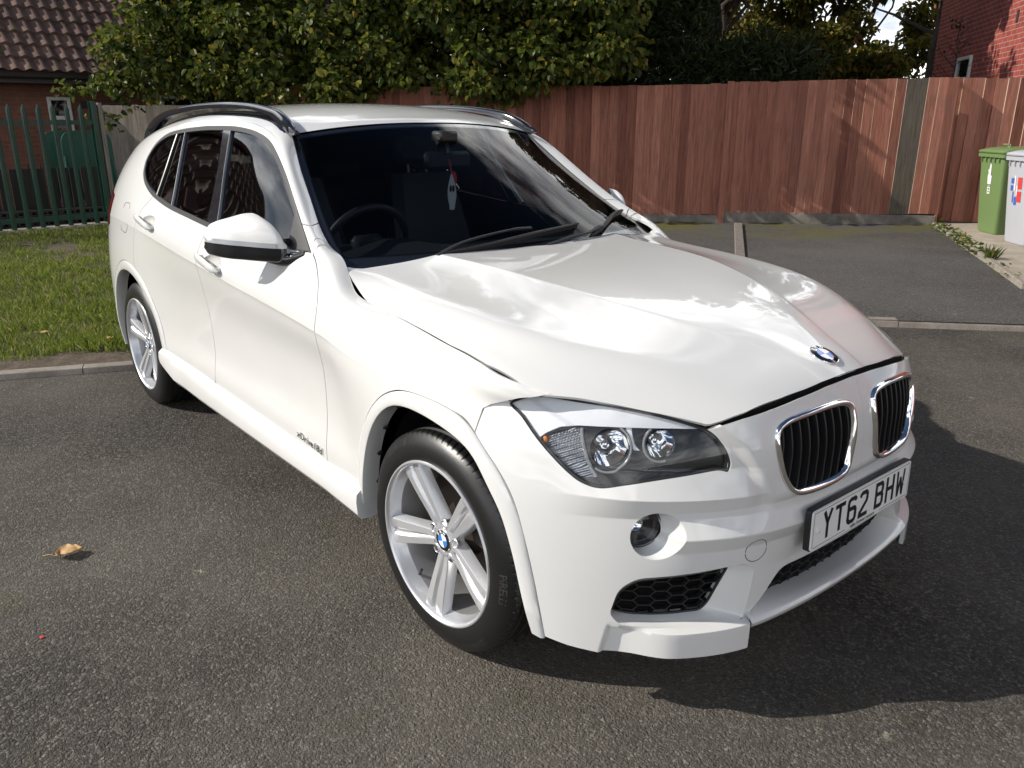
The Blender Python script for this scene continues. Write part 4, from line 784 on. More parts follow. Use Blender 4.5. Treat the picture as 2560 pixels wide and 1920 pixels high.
def lips(A,F,depth):
    """fold the free edges of a panel inwards, with a small rounded first step"""
    E={}
    for f in F:
        for k in range(len(f)):
            a,b=f[k],f[(k+1)%len(f)]; E[(a,b)]=E.get((a,b),0)+1
    be=[(a,b) for (a,b) in E if (b,a) not in E]
    V=A[:,:3]; N=A[:,3:6]; nV=[];nF=[];ix={}
    def g(i):
        if i not in ix: ix[i]=len(nV); nV.extend([V[i],V[i]-N[i]*depth])
        return ix[i]
    for a,b in be:
        i,j=g(a),g(b); nF.append((j,i,i+1,j+1))
    return np.array(nV).reshape(-1,3),nF
def panel(name,AF,m,parent,lip=.012,off=0,both=True,ang=50,extra=None):
    A,F=AF
    res=[]
    for s in ((1,-1) if both else (1,)):
        b=MB(); b.add(A[:,:3]+A[:,3:6]*off,F)
        if lip:
            V,LF=lips(A,F,lip)
            if len(LF): b.add(V+0,LF)
        if extra is not None:
            for V,LF in extra: b.add(V,LF)
        if s<0: b=b.mirror()
        res.append(b.build(name,m,parent if not isinstance(parent,dict) else parent[s],ang=ang))
    return res if both else res[0]
# ------------------------------------------------------------------ parked car: body
car=empty('parked_car',(0,0,0),0,'white estate-style crossover car with black roof rails and silver alloy wheels, parked on the tarmac','car')
SG=ev(SC,np.linspace(0,1,430),np.linspace(0,1,160)); SN=-nrm(SG); S=gridAF(SG,SN,SG[...,0],SG[...,2])
NG,NAa,_=nose_grid(320,200); NNn=nrm(NG); NZb=ev(NC,np.linspace(0,1,200),[.3])[:,0,2]
N_=gridAF(NG,NNn,np.array(NAa),np.broadcast_to(NZb[:,None],NAa.shape)); N_=(N_[0],[f[::-1] for f in N_[1]])
HG=ev(HC,np.linspace(0,1,170),np.linspace(0,1,150)); HN=-nrm(HG); H_=gridAF(HG,HN,HG[...,0],-HG[...,1])
NaX=NAa[0]
def Npt(a,z,off=0):
    a=np.atleast_1d(np.asarray(a,float)); z=np.broadcast_to(np.asarray(z,float),a.shape)
    i=np.clip(np.searchsorted(NZb,z)-1,0,len(NZb)-2); j=np.clip(np.searchsorted(NaX,a)-1,0,len(NaX)-2)
    t=np.clip((z-NZb[i])/(NZb[i+1]-NZb[i]),-.2,1.2)[:,None]; s=np.clip((a-NaX[j])/(NaX[j+1]-NaX[j]),0,1.2)[:,None]
    def L2(G): return (G[i,j]*(1-t)+G[i+1,j]*t)*(1-s)+(G[i,j+1]*(1-t)+G[i+1,j+1]*t)*s
    n=L2(NNn); n/=np.linalg.norm(n,axis=1,keepdims=True); off=np.broadcast_to(off,a.shape)
    return L2(NG)+n*off[:,None],n
Sv=SG.reshape(-1,3); Sn=SN.reshape(-1,3)
def Spt(x,z,off=0):
    x=np.atleast_1d(np.asarray(x,float)); z=np.broadcast_to(np.asarray(z,float),x.shape); P=[];Q=[]
    for a,b in zip(x,z):
        k=np.argmin((Sv[:,0]-a)**2+(Sv[:,2]-b)**2); v,n=Sv[k],Sn[k]
        y=v[1]-(n[0]*(a-v[0])+n[2]*(b-v[2]))/(n[1] if abs(n[1])>.15 else -.15); P.append((a,y,b)); Q.append(n)
    P=np.array(P);Q=np.array(Q); return P+Q*np.broadcast_to(off,x.shape)[:,None],Q
# outlines on the side (x,z)
dlo_t=[(-.784,1.055),(-.902,1.127),(-1.026,1.208),(-1.15,1.291),(-1.272,1.36),(-1.382,1.407),(-1.523,1.434),(-1.712,1.448),(-1.892,1.45),(-2.114,1.446),(-2.362,1.431),(-2.543,1.409),(-2.655,1.363),(-2.697,1.293),(-2.675,1.236),(-2.631,1.197),(-2.552,1.160),(-2.413,1.122),(-2.192,1.088),(-1.908,1.066),(-1.673,1.05)]
DLO=np.vstack([cr(dlo_t,6),[(-1.4,1.044),(-1.1,1.044)]])
DF=[(-.774,1.054),(-.742,1.035),(-.715,1.013),(-.688,.984),(-.668,.952),(-.646,.91),(-.635,.869),(-.637,.80),(-.650,.70),(-.660,.60),(-.666,.466),(-.668,.30)]
DF=np.vstack([cr(DF[:-1],4),[DF[-1]]])
FD=np.vstack([DF[:-1],[(-.667,.352),(-1.705,.374),(-1.69,1.20),(-.83,1.13)]])
th=np.linspace(R(64),R(14),14); ARo=np.stack([-2.75+.452*np.cos(th),.33+.452*np.sin(th)],1)
RD=np.vstack([[(-1.705,.374),(-1.69,1.20),(-2.38,1.20)],cr([(-2.428,1.12),(-2.50,1.055),(-2.545,.96),(-2.585,.875),(-2.61,.80),(-2.60,.765)],5),ARo,[(-2.312,.405),(-2.31,.385)]])
SEAMX=.165
FE=np.vstack([DF,[(SEAMX,.30),(SEAMX,.772),(.185,.786),(.223,.801),(.268,.8195),(.30,.826),(.333,.838),(.6,.95),(-.2,1.2),(-.62,1.2),(-.76,1.09),(-.771,1.07)]])
TL=rc([(-3.085,1.085),(-3.30,1.105),(-3.75,1.08),(-3.75,.91),(-3.25,.905),(-3.12,.935)],.02)
fr_out=[(-.445,.30),(-.438,.351),(-.413,.487),(-.338,.61),(-.248,.702),(-.169,.748),(-.089,.766),(.006,.766),(.085,.752),(.137,.734),(.217,.668),(.289,.588),(.331,.495),(.37,.362),(.403,.207)]
fr_in=[(-.402,.30),(-.394,.348),(-.367,.462),(-.324,.551),(-.253,.644),(-.18,.702),(-.118,.72),(-.026,.723),(.079,.704),(.168,.668),(.222,.602),(.279,.519),(.319,.409),(.345,.30),(.371,.216)]
ARCH_IN=np.vstack([resamp(cr(fr_in,8),90),[(.37,.0),(-.40,0)]]); ARCH_OUT=np.vstack([resamp(cr(fr_out,8),90),[(.40,0),(-.44,0)]])
ARCH_MID=.5*(ARCH_IN+ARCH_OUT)
th=np.linspace(0,2*np.pi,80,endpoint=False); RAM=np.stack([-2.75+.428*np.cos(th),.33+.428*np.sin(th)],1)
xz=lambda poly,s=1:(lambda A:s*sdf(A[:,[0,2]],poly))
ARCH_GAP=inset(ARCH_OUT,-.0010); RAG=np.stack([-2.75+.4532*np.cos(th),.33+.4532*np.sin(th)],1)
wing=sub(S,inside(FE),xz(ARCH_GAP,-1)); panel('front_wing',wing,M['paint'],car)
def ellipse(c,a,b,n=40,ang=0):
    t=np.linspace(0,2*np.pi,n,endpoint=False); x,y=a*np.cos(t),b*np.sin(t); return np.stack([c[0]+x*math.cos(ang)-y*math.sin(ang),c[1]+x*math.sin(ang)+y*math.cos(ang)],1)
HANDLES=[((-1.545,.925),'front'),((-2.375,1.005),'rear')]
CUPS=[ellipse((c[0]+.01,c[1]+.002),.095,.036,36,.10) for c,_ in HANDLES]
doors={}
for nm,poly,cup in (('front_door',FD,CUPS[0]),('rear_door',RD,CUPS[1])):
    AF=sub(S,inside(poly),outside(DLO,0),outside(cup,0))
    if nm=='rear_door': AF=sub(AF,xz(RAG,-1))
    # handle recess: a dish folded into the opening
    P,Q=Spt(cup[:,0],cup[:,1]); cen=cup.mean(0); rings=[P]
    for f,dp in ((.93,.006),(.8,.013),(.55,.019),(.25,.022),(.02,.0225)):
        p2,q2=Spt(cen[0]+(cup[:,0]-cen[0])*f,cen[1]+(cup[:,1]-cen[1])*f,-dp); rings.append(p2)
    db=MB(); db.grid(rings,close_v=True); doors[nm]=panel(nm,AF,M['paint'],car,extra=[(np.concatenate(db.V),db.F)],ang=60)
FILL=rc([(-2.69,1.075),(-2.785,1.07),(-2.81,.935),(-2.72,.925),(-2.67,.955)],.02)
frame=sub(S,outside(DLO,0),outside(FD,.0),outside(RD,.0018),outside(FE,0),outside(TL,.002),xz(RAG,-1),lambda A:-.7725-A[:,6],lambda A:np.maximum(A[:,7]-1.0,-2.3-A[:,6]))
panel('body_side',frame,M['paint'],car)
panel('tail_lamp',sub(S,inside(TL,.001)),M['red'],car,lip=.02,off=.004)
# glazing: seal strip round the openings, then panes
INN=inset(DLO,.018); INN2=inset(DLO,.0235)
panel('window_seal',sub(S,inside(DLO,0),outside(INN,0)),M['satin'],car,lip=.012,off=.002)
B1=[(-1.856,1.433),(-1.787,1.281),(-1.715,1.05)]; B2=[(-1.775,1.434),(-1.71,1.269),(-1.600,1.05)]
line=lambda L:(lambda z:np.interp(z,[p[1] for p in L][::-1],[p[0] for p in L][::-1]))
b1,b2=line(B1),line(B2); qb=line([(-2.414,1.405),(-2.393,1.255),(-2.384,1.10)]); rb=line([(-2.31,1.419),(-2.23,1.245),(-2.16,1.09)])
pil=sub(S,inside(INN,-.003),lambda A:A[:,6]-b1(A[:,7]),lambda A:b2(A[:,7])-A[:,6])
panel('door_pillar',sub(pil,lambda A:np.abs(A[:,6]-(b1(A[:,7])*.55+b2(A[:,7])*.45))-.002),M['gloss'],car,lip=.02,off=.001)
for s in (0,1):
    fdo,rdo=doors['front_door'][s],doors['rear_door'][s]
    def pane(AF,m,par,name='window_pane'):
        A,F=AF; b=MB().add(A[:,:3]-A[:,3:6]*.007,F)
        if s: b=b.mirror()
        return b.build(name,m,par)
    pane(sub(S,inside(INN,-.004),lambda A:A[:,6]-b2(A[:,7])-.001),M['doorglass'],fdo)
    pane(sub(S,inside(INN,-.004),lambda A:b1(A[:,7])-A[:,6]-.001,lambda A:A[:,6]-rb(A[:,7])-.008),M['privacy'],rdo)
    pane(sub(S,inside(INN,-.004),lambda A:rb(A[:,7])-A[:,6]-.008,lambda A:A[:,6]-qb(A[:,7])-.008),M['privacy'],rdo)
    pane(sub(S,inside(INN,-.004),lambda A:qb(A[:,7])-A[:,6]-.008),M['privacy'],car,'quarter_window')
    for nm,bar,m,w in (('window_bar',qb,'satin',.008),('window_bar',rb,'steel',.0038),('window_bar',lambda z:b2(z)+.003,'steel',.0020)):
        zz=np.linspace(1.02,1.47,160); xx=bar(zz); k_=sdf(np.stack([xx,zz],1),INN)>-.002; zz,xx=zz[k_],xx[k_]; zz=np.linspace(zz[0],zz[-1],30); xx=bar(zz); b=MB(); G=[]
        for dx,of in ((-w,-.008),(-w,.001),(-w*.5,.0035),(w*.5,.0035),(w,.001),(w,-.008)): G.append(Spt(xx+dx,zz,of)[0])
        G=np.array(G); 
        for _ in range(8): G[:,1:-1]=.25*G[:,:-2]+.5*G[:,1:-1]+.25*G[:,2:]
        b.grid(G.transpose(1,0,2)); (b.mirror() if s else b).build(nm,M[m],car if bar is qb else rdo)

    # handles
    for (c,w) in HANDLES:
        par=doors[w+'_door'][s]; b=MB(); ts=np.linspace(-1,1,19); G=[]
        for t in ts:
            x=c[0]+t*.122; z=c[1]-t*.017; out=.030-.016*t**4; hh=.0185*math.sqrt(max(1-abs(t)**5,.02)); ww=.011*math.sqrt(max(1-abs(t)**6,.02))
            P,Q=Spt([x],[z],out); a=np.linspace(0,2*np.pi,14,endpoint=False)
            G.append([P[0]+Q[0]*ww*math.cos(k)+np.array([0,0,1])*hh*math.sin(k) for k in a])
        b.grid(G,close_v=True); n0=b.n
        for t in (-.86,.86):
            x=c[0]+t*.115; P,Q=Spt([x],[c[1]-t*.016],.010); b.box(P[0],(.012,.014,.009),bev=.004)
        (b.mirror() if s else b).build('door_handle',M['paint'],par)
# dark inner shell behind every gap and as the cabin trim
shell=sub(S,outside(inset(DLO,.015),0),xz(ARCH_MID,-1),xz(RAM,-1),lambda A:.10-A[:,0])
panel('inner_shell',shell,M['void'],car,lip=0,off=-.024)
# bonnet (one mesh, both halves)
BON=np.array([(.7005,-.2),(.7005,0),(.70,.04),(.692,.16),(.681,.285),(.662,.395),(.640,.462),(.626,.493),(.571,.541),(.512,.593),(.451,.643),(.386,.697),(.345,.734),(.322,.7535),(.300,.764),(.264,.7755),(.149,.797),(0,.804),(-.185,.8005),(-.323,.7955),(-.474,.786),(-.58,.7735),(-.63,.764),(-.655,.752),(-.648,.735),(-.63,.70),(-.603,.55),(-.57,.35),(-.548,.15),(-.54,0),(-.54,-.2)])
def sym(name,AF,m,parent,lip=.012,off=0,extra=(),ang=50):
    A,F=AF; b=MB(); b.add(A[:,:3]+A[:,3:6]*off,F)
    V,LF=lips(A,F,lip); LF=[f for f in LF if not (abs(V[f[0]][1])<2e-4 and abs(V[f[1]][1])<2e-4)]; b.add(V,LF)
    for V,LF in extra: b.add(V,LF)
    o=b.mirror(); b.add(np.concatenate(o.V),o.F)
    o=b.build(name,m,parent,ang=ang)
    return o
def weld(o):
    import bmesh
    bm=bmesh.new(); bm.from_mesh(o.data); v=[x for x in bm.verts if abs(x.co.y)<2e-5]; bmesh.ops.remove_doubles(bm,verts=v,dist=1e-5); bm.to_mesh(o.data); bm.free(); o.data.set_sharp_from_angle(angle=R(50))
bonnet=sym('bonnet',sub(H_,inside(BON,.0030)),M['paint'],car); weld(bonnet)
# ------------------------------------------------------------------ parked car: front bumper, openings on (arc, height)
HL=np.array([(1.066,.797),(1.024,.77),(.974,.727),(.925,.688),(.88,.655),(.845,.636),(.801,.628),(.744,.639),(.669,.653),(.595,.664),(.52,.673),(.490,.668),(.481,.686),(.489,.713),(.509,.743),(.546,.772),(.627,.797),(.705,.812),(.792,.822),(.88,.826),(.983,.828),(1.02,.822)])
HLs=cr(HL,4,True)
KID=cr([(.357,.762),(.33,.776),(.28,.784),(.163,.790),(.085,.786),(.052,.771),(.044,.74),(.046,.697),(.060,.625),(.072,.600),(.10,.584),(.163,.575),(.255,.578),(.301,.594),(.334,.636),(.357,.69),(.366,.735)],5,True)
INT=rc([(.690,.404),(.464,.425),(.415,.424),(.386,.404),(.394,.34),(.409,.2685),(.60,.2685),(.735,.277),(.757,.304),(.735,.375)],[.02,.04,.02,.02,.03,.004,.05,.02,.012,.03])
INI=rc([(.686,.379),(.433,.398),(.487,.303),(.508,.286),(.622,.283),(.712,.285),(.754,.291),(.735,.347)],[.02,.006,.02,.02,.05,.04,.008,.03])
CEN=np.vstack([[(-.2,.379),(.15,.379)],rc([(.15,.379),(.298,.381),(.352,.315),(.403,.262),(.409,.10)],[.0,.03,.01,.004,.0])[5:-5],[(.409,.10),(-.2,.10)]])
FOGC=(.652,.514)
FOG=ellipse(FOGC,.066,.060,48)
TOW=ellipse((.39,.456),.031,.031,40)
TOP=np.array([(-.2,.828),(0,.828),(.12,.825),(.25,.816),(.36,.804),(.45,.791),(.51,.779),(.546,.770),(.60,.74),(1.0,.76),(1.066,.800),(1.3,.80),(1.3,.05),(-.2,.05)])
lipz=lambda a:np.interp(a,[0,.405,.60,.705,.782,.87,.969,1.15],[.19,.192,.196,.195,.1905,.200,.2195,.262])
conds=[inside(TOP,0),lambda A:A[:,7]-lipz(A[:,6]),lambda A:A[:,0]-SEAMX-.0018,xz(ARCH_GAP,-1),outside(HLs,-.0005),outside(KID,.0),outside(INT,0),outside(CEN,0),outside(FOG,0)]
bump=sub(N_,*conds)
def rimstrip(poly,rings):
    """rings: list of (inset, push-back along -x and -normal mix)"""
    G=[]
    for ins,dx,dn in rings:
        q=inset(poly,ins) if ins else poly
        P,n=Npt(q[:,0],q[:,1]); G.append(P-n*dn+np.array([-dx,0,0]))
    b=MB(); b.grid(G,close_v=True); return np.concatenate(b.V),b.F
def mouth():
    def start(P,q):
        k=np.argmin(((P-np.array(q))**2).sum(1)); return np.roll(P,-k,0)
    o=start(resamp(INT,400,True),(.690,.404)); i=start(resamp(INI,400,True),(.686,.379))
    # match by angle-like progress through the corners
    def byk(P,keys,n=30):
        ks=[np.argmin(((P-np.array(q))**2).sum(1)) for q in keys]; out=[]
        for a,c in zip(ks,ks[1:]+[len(P)+ks[0]]): out.append(P[np.round(np.linspace(a,c,n,endpoint=False)).astype(int)%len(P)])
        return np.vstack(out)
    o=byk(o,[(.690,.404),(.41,.42),(.409,.27),(.735,.277),(.757,.304)]); i=byk(i,[(.686,.379),(.433,.398),(.497,.292),(.712,.285),(.754,.291)])
    Po,n=Npt(o[:,0],o[:,1]); Pi,n2=Npt(i[:,0],i[:,1],-.042); G=[Po]+[Po*(1-t)+Pi*t-n*.003*math.sin(t*3.14) for t in (.06,.3,.6,1)]
    G.append(Pi-n2*.02); b=MB(); b.grid(G,close_v=True); return np.concatenate(b.V),b.F
ex=[mouth(),
    rimstrip(FOG,[(0,0,0),(.002,.002,.001),(.006,.02,0),(.011,.045,.0),(.015,.06,.0)]),
    rimstrip(HLs,[(0,0,0),(.0,.0,.02)]),rimstrip(KID,[(0,0,0),(0,.03,0)])]
Cq=CEN[(CEN[:,0]>=0)&(CEN[:,1]>.12)]
Cq=np.vstack([[(0,.379)],Cq[1:]]); G=[]
for ins,dx in ((0,0),(.003,.004),(.008,.03),(.012,.06)):
    P,n=Npt(np.maximum(Cq[:,0]-ins*(Cq[:,0]>.2),0),Cq[:,1]-ins*.6*(Cq[:,1]>.3)); G.append(P+np.array([-dx,0,0]))
b=MB(); b.grid(G); ex.append((np.concatenate(b.V),b.F))
bumper=sym('front_bumper',bump,M['paint'],car,extra=ex,ang=42); weld(bumper)
P,n=Npt(TOW[:,0],TOW[:,1],-.0007)
for s in (1,-1): b=MB(); b.tube(P*np.array([1,s,1]),.0013,6,closed=True); b.build('towing_cover_gap',M['void'],bumper)
P,n=Spt(FILL[:,0],FILL[:,1],-.0008); MB().tube(P,.0018,6,closed=True).build('fuel_flap_gap',M['void'],car)
# backing behind the bumper gaps
sym('bumper_core',sub(N_,inside(TOP,-.004),lambda A:A[:,0]-.10,xz(ARCH_MID,-1),outside(HLs,0),outside(KID,.0),outside(CEN,0),outside(INT,.004),outside(FOG,.004)),M['void'],bumper,lip=0,off=-.02)
# slam panel / radiator void behind the mouths
b=MB(); b.box((.60,0,.50),(.03,.40,.24)); b.box((.35,0,.235),(.28,.40,.02)); b.build('radiator_core',M['void'],bumper,smooth=False)
A1,F1=sub(N_,inside(inset(INI,-.03),0)); A2,F2=sub(N_,inside(inset(FOG,-.012),0)); A3,F3=sub(N_,inside(TOP,.004),lambda A:A[:,7]-.745,lambda A:.53-A[:,6])
for s in (1,-1):
    b=MB().add(A1[:,:3]-np.array([.075,0,0]),F1); b.add(A2[:,:3]-np.array([.095,0,0]),F2); b.add(A3[:,:3]-np.array([.030,0,-.006]),F3); (b if s>0 else b.mirror()).build('front_cavity',M['void'],bumper)
# hexagon mesh
def hexbars(poly,off,w,h,bar,dep,ex=1):
    b=MB(); a0,a1,z0,z1=poly[:,0].min(),poly[:,0].max(),poly[:,1].min(),poly[:,1].max(); segs=[]
    ny=int((z1-z0)/(h*.5))+3; nx=int((a1-a0)/(w*.75))+3
    for i in range(-1,nx):
        for j in range(-1,ny):
            cx=a0+i*w*.75; cz=z0+(j+ (.5 if i%2 else 0))*h
            hx=[(cx-w*.5,cz),(cx-w*.25,cz+h*.5),(cx+w*.25,cz+h*.5),(cx+w*.5,cz)]
            segs+=[(hx[0],hx[1]),(hx[1],hx[2]),(hx[2],hx[3])]
    pa=np.array([s[0] for s in segs]);pb=np.array([s[1] for s in segs]); mid=(pa+pb)/2
    ok=(sdf(mid,poly)>-w*.5)
    for p,q in zip(pa[ok],pb[ok]):
        tt=np.linspace(0,1,17); ss_=p+(q-p)*tt[:,None]; good=(sdf(ss_,poly)>-.001)&(ss_[:,0]>-.001)
        if good.sum()<3: continue
        g0,g1=tt[good].min(),tt[good].max(); p,q=p+(q-p)*g0,p+(q-p)*g1
        P,n=Npt([p[0],q[0]],[p[1],q[1]],off); t=P[1]-P[0]; L=np.linalg.norm(t); t/=L; s=np.cross(n[0],t)
        V=[]
        for k in (0,1):
            for e,dd,wd in ((-1,0,.6),(1,0,.6),(1,-dep,1.6),(-1,-dep,1.6)): V.append(P[k]+s*e*bar*.5*wd+n[0]*dd+t*(.0008*(1 if k else -1)))
        b.add(V,[(0,1,5,4),(1,2,6,5),(3,0,4,7),(2,3,7,6)])
    return b
for s in (1,-1):
    b=hexbars(inset(INI,-.002),-.046,.062,.026,.0042,.012); q=inset(INI,.0005); P,n=Npt(q[:,0],q[:,1],-.045); b.tube(P,.0042,6,closed=True); (b if s>0 else b.mirror()).build('intake_mesh',M['plastic'],bumper,smooth=False)
CG=rc([(-.1,.392),(.30,.392),(.36,.31),(.39,.272),(.30,.262),(.15,.255),(-.1,.252)],.005)
b=hexbars(CG,-.058,.062,.026,.0042,.012); o=b.mirror(); b.build('intake_mesh',M['plastic'],bumper,smooth=False); o.build('intake_mesh',M['plastic'],bumper,smooth=False)
# centre lip blade
pl=[(0,.7745),(.10,.7735),(.20,.7705),(.30,.764),(.37,.757),(.412,.750)]
cv=np.array(cr(pl,5)); G=[]
for w,x in cv:
    k=w/.412; zt=.259+.010*k**2; back=.075-.005*k
    G.append([(x-back-.01,-w,zt-.006+.036*k**2),(x-.04,-w,zt-.001+.020*k**2),(x-.012,-w,zt+.001+.004*k**2),(x-.004,-w,zt-.002),(x,-w,zt-.008),(x-.003,-w,zt-.020),(x-.012,-w,zt-.028),(x-.10,-w,zt-.032)])
G=np.array(G); G2=G[::-1][:-1]*np.array([1,-1,1]); b=MB(); b.grid(np.concatenate([G2,G])); b.build('bumper_lip',M['paint'],bumper,ang=35)
# kidney grilles
for s in (1,-1):
    b=MB(); G=[]
    for ins,off in ((-.001,-.004),(.001,.006),(.006,.0105),(.012,.0095),(.0165,.004),(.018,-.006),(.020,-.03)):
        q=inset(KID,ins); P,n=Npt(q[:,0],q[:,1],off); G.append(P)
    b.grid(G,close_v=True); 
    g=(b if s>0 else b.mirror()).build('kidney_grille',M['chrome'],car,ang=60)
    b=MB(); q=inset(KID,.012)
    for i,a in enumerate(np.linspace(.078,.338,9)):
        pts=[]
        for k in range(len(q)):
            p1,p2=q[k-1],q[k]
            if (p1[0]-a)*(p2[0]-a)<0: pts.append(p1[1]+(p2[1]-p1[1])*(a-p1[0])/(p2[0]-p1[0]))
        if len(pts)<2: continue
        z=np.linspace(min(pts),max(pts),9); aa=a+.006*(((z-z.mean())/(np.ptp(z)/2))**2-1)
        front,n=Npt(aa,z,.0005-.006*np.linspace(1,0,9)); w=.0028
        G=[front+np.array([0,w,0]),front+np.array([.002,0,0]),front-np.array([0,w,0]),front-np.array([.055,w,0]),front-np.array([.055,-w,0])]
        b.grid(np.array(G).transpose(1,0,2),close_v=True)
    (b if s>0 else b.mirror()).build('grille_slats',M['plastic'],g,ang=50)
    A,F=sub(N_,inside(inset(KID,.005),0)); b=MB().add(A[:,:3]-np.array([.055,0,0]),F); (b if s>0 else b.mirror()).build('grille_back',M['void'],g)
# headlamps
BROW=[(.969,.730),(.954,.743),(.94,.751),(.92,.761),(.875,.769),(.801,.772),(.725,.774),(.638,.775),(.551,.773)]
brow_z=lambda a:np.interp(a,[p[0] for p in BROW[::-1]],[p[1] for p in BROW[::-1]])
R1,R2=(.792,.722,.047),(.664,.738,.036)
def dome(b,a,z,rad,off,depth,mi,n=36,fwd=.0):
    P,nn=Npt([a],[z],off); ax=np.array([.93,-.36,.05]); ax/=np.linalg.norm(ax); e1=np.cross([0,0,1],ax); e1/=np.linalg.norm(e1); e2=np.cross(ax,e1); G=[]
    for f in np.linspace(1,0.02,9):
        th=np.linspace(0,2*np.pi,n,endpoint=False); rr=rad*f; dd=-depth*(1-f*f)
        G.append(P[0]+ax*(dd+fwd)+rr*(np.cos(th)[:,None]*e1+np.sin(th)[:,None]*e2))
    b.grid(G,mi,close_v=True); return P[0],ax,e1,e2
for s in (1,-1):
    fl=lambda b:b if s>0 else b.mirror()
    A,F=sub(N_,inside(HLs,.0028)); b=MB().add(A[:,:3]-A[:,3:6]*.002,F); V,LF=lips(A,F,.012)
    hl=fl(b).build('headlamp',M['lens'],car)
    A,F=sub(N_,inside(HLs,.0),outside(inset(HLs,.007),0)); fl(MB().add(A[:,:3]-A[:,3:6]*.0055,F)).build('lamp_seal',M['rub'],hl)
    isbrow=lambda A:np.where(A[:,6]>.969,1,A[:,7]-brow_z(A[:,6]))
    # silver upper band; the outer end stands a little prouder
    A,F=sub(N_,inside(HLs,.004),lambda A:np.minimum(A[:,6]-.545,A[:,7]-brow_z(A[:,6])+np.where(A[:,6]>.969,1,0)))
    sp=np.clip((A[:,6]-np.interp(A[:,7],[.769,.811],[.885,.993]))/.022,0,1)
    b=MB().add(A[:,:3]-A[:,3:6]*(.013-.004*sp)[:,None],F); V,LF=lips(np.c_[A[:,:3]-A[:,3:6]*(.013-.004*sp)[:,None],A[:,3:]],F,.012); b.add(V,LF); fl(b).build('lamp_brow',M['brow'],hl,ang=30)
    # dark bezel with openings for the bowls and the corner lamp
    INDP=np.array([(.966,.726),(.94,.747),(.875,.766),(.858,.74),(.846,.70),(.818,.652),(.85,.648),(.88,.662),(.925,.697)])
    c1=ellipse(R1[:2],R1[2]*1.02,R1[2]*.99); c2=ellipse(R2[:2],R2[2]*1.02,R2[2]*.99)
    A,F=sub(N_,inside(HLs,.002),lambda A:brow_z(A[:,6])+.004-A[:,7]+np.where(A[:,6]>.969,-1,0),outside(c1,0),outside(c2,0),outside(INDP,0))
    b=MB().add(A[:,:3]-A[:,3:6]*.020,F); V,LF=lips(np.c_[A[:,:3]-A[:,3:6]*.02,A[:,3:]],F,.03); b.add(V,LF); fl(b).build('lamp_bezel',M['bezel'],hl)
    b=MB()
    for a,z,rad in (R1,R2):
        P,ax,e1,e2=dome(b,a,z,rad,-.030,.05,0)
        th=np.linspace(0,2*np.pi,20,endpoint=False); G=[P-ax*dd+rr*(np.cos(th)[:,None]*e1+np.sin(th)[:,None]*e2) for rr,dd in ((.012,.05),(.012,.028),(.009,.022),(.001,.021))]; b.grid(G,0,close_v=True)
    fl(b).build('lamp_reflector',M['refl'],hl,ang=80)
    b=MB()
    for a,z,rad,a0,a1 in ((R1[0],R1[1],.055,R(75),R(300)),(R2[0],R2[1],.043,R(-110),R(95))):
        t=np.linspace(a0,a1,40); q=np.stack([a+rad*np.cos(t)*-1 if False else a+rad*np.cos(t),z+rad*np.sin(t)],1); q=q[sdf(q,HLs)>.006]; q=q[q[:,1]<brow_z(q[:,0])-.001]
        if len(q)>3:
            P,n=Npt(q[:,0],q[:,1],-.016); b.tube(P,.0034,8)
    q=np.array(cr([(.866,.764),(.861,.74),(.850,.711),(.835,.682),(.813,.655)],6)); P,n=Npt(q[:,0],q[:,1],-.013); b.tube(P,.0045,8)
    fl(b).build('light_guide',M['ringw'],hl)
    # corner lamp: ribbed reflector
    A,F=sub(N_,inside(INDP,0),inside(HLs,.004)); wv=.0016*np.sin((A[:,7]*1.2+A[:,6]*.5)*420)
    fl(MB().add(A[:,:3]-A[:,3:6]*(.026+wv)[:,None],F)).build('corner_reflector',M['corner'],hl)
    P,n=Npt([.955],[.728],-.016); fl(MB().box(P[0],(.006,.004,.008),bev=.002)).build('amber_lamp',M['amber'],hl)
    # a bridge piece between the two bowls
    q=cr([(.748,.770),(.742,.745),(.735,.728),(.722,.715)],5); b=MB(); G=[]
    for (a,z) in q:
        P,n=Npt([a-.018,a-.006,a+.006,a+.018],[z+.004,z+.006,z+.006,z+.002],[-.03,-.018,-.018,-.034]); G.append(P)
    b.grid(G); fl(b).build('lamp_bridge',M['brow'],hl)
    # fog lamp
    FL=ellipse((FOGC[0]+.008,FOGC[1]+.006),.050,.046,40)
    Pc,nc=Npt([FOGC[0]+.010],[FOGC[1]+.008]); ax=np.array([.90,-.42,.0]); ax/=np.linalg.norm(ax); e1=np.cross([0,0,1],ax); e1/=np.linalg.norm(e1); e2=np.cross(ax,e1)
    base=Pc[0]+np.array([-.040,.0,0]); b=MB(); th=np.linspace(0,2*np.pi,36,endpoint=False)
    ring=lambda rr,dd:base+ax*dd+rr*(np.cos(th)[:,None]*e1+np.sin(th)[:,None]*e2)
    b.grid([ring(.060,-.03),ring(.056,-.002),ring(.052,.004),ring(.050,.004)],close_v=True); fg=fl(b).build('fog_lamp',M['plastic'],bumper)
    b=MB(); b.grid([ring(.050,.004),ring(.038,.010),ring(.019,.015),ring(.0005,.016)],close_v=True); fl(b).build('fog_lens',M['lens'],fg)
    b=MB(); b.grid([ring(.049,.0),ring(.03,-.018),ring(.012,-.026),ring(.0005,-.027)],close_v=True); fl(b).build('fog_reflector',M['bezel'],fg)
    b=MB(); rg=lambda rr,dd:base-e1*(.016*-1 if False else -.016)*-1+ax*dd+e2*.012+rr*(np.cos(th)[:,None]*e1+np.sin(th)[:,None]*e2); b.grid([rg(.020,-.003),rg(.014,-.010),rg(.001,-.013)],close_v=True); fl(b).build('fog_bulb',M['refl'],fg)
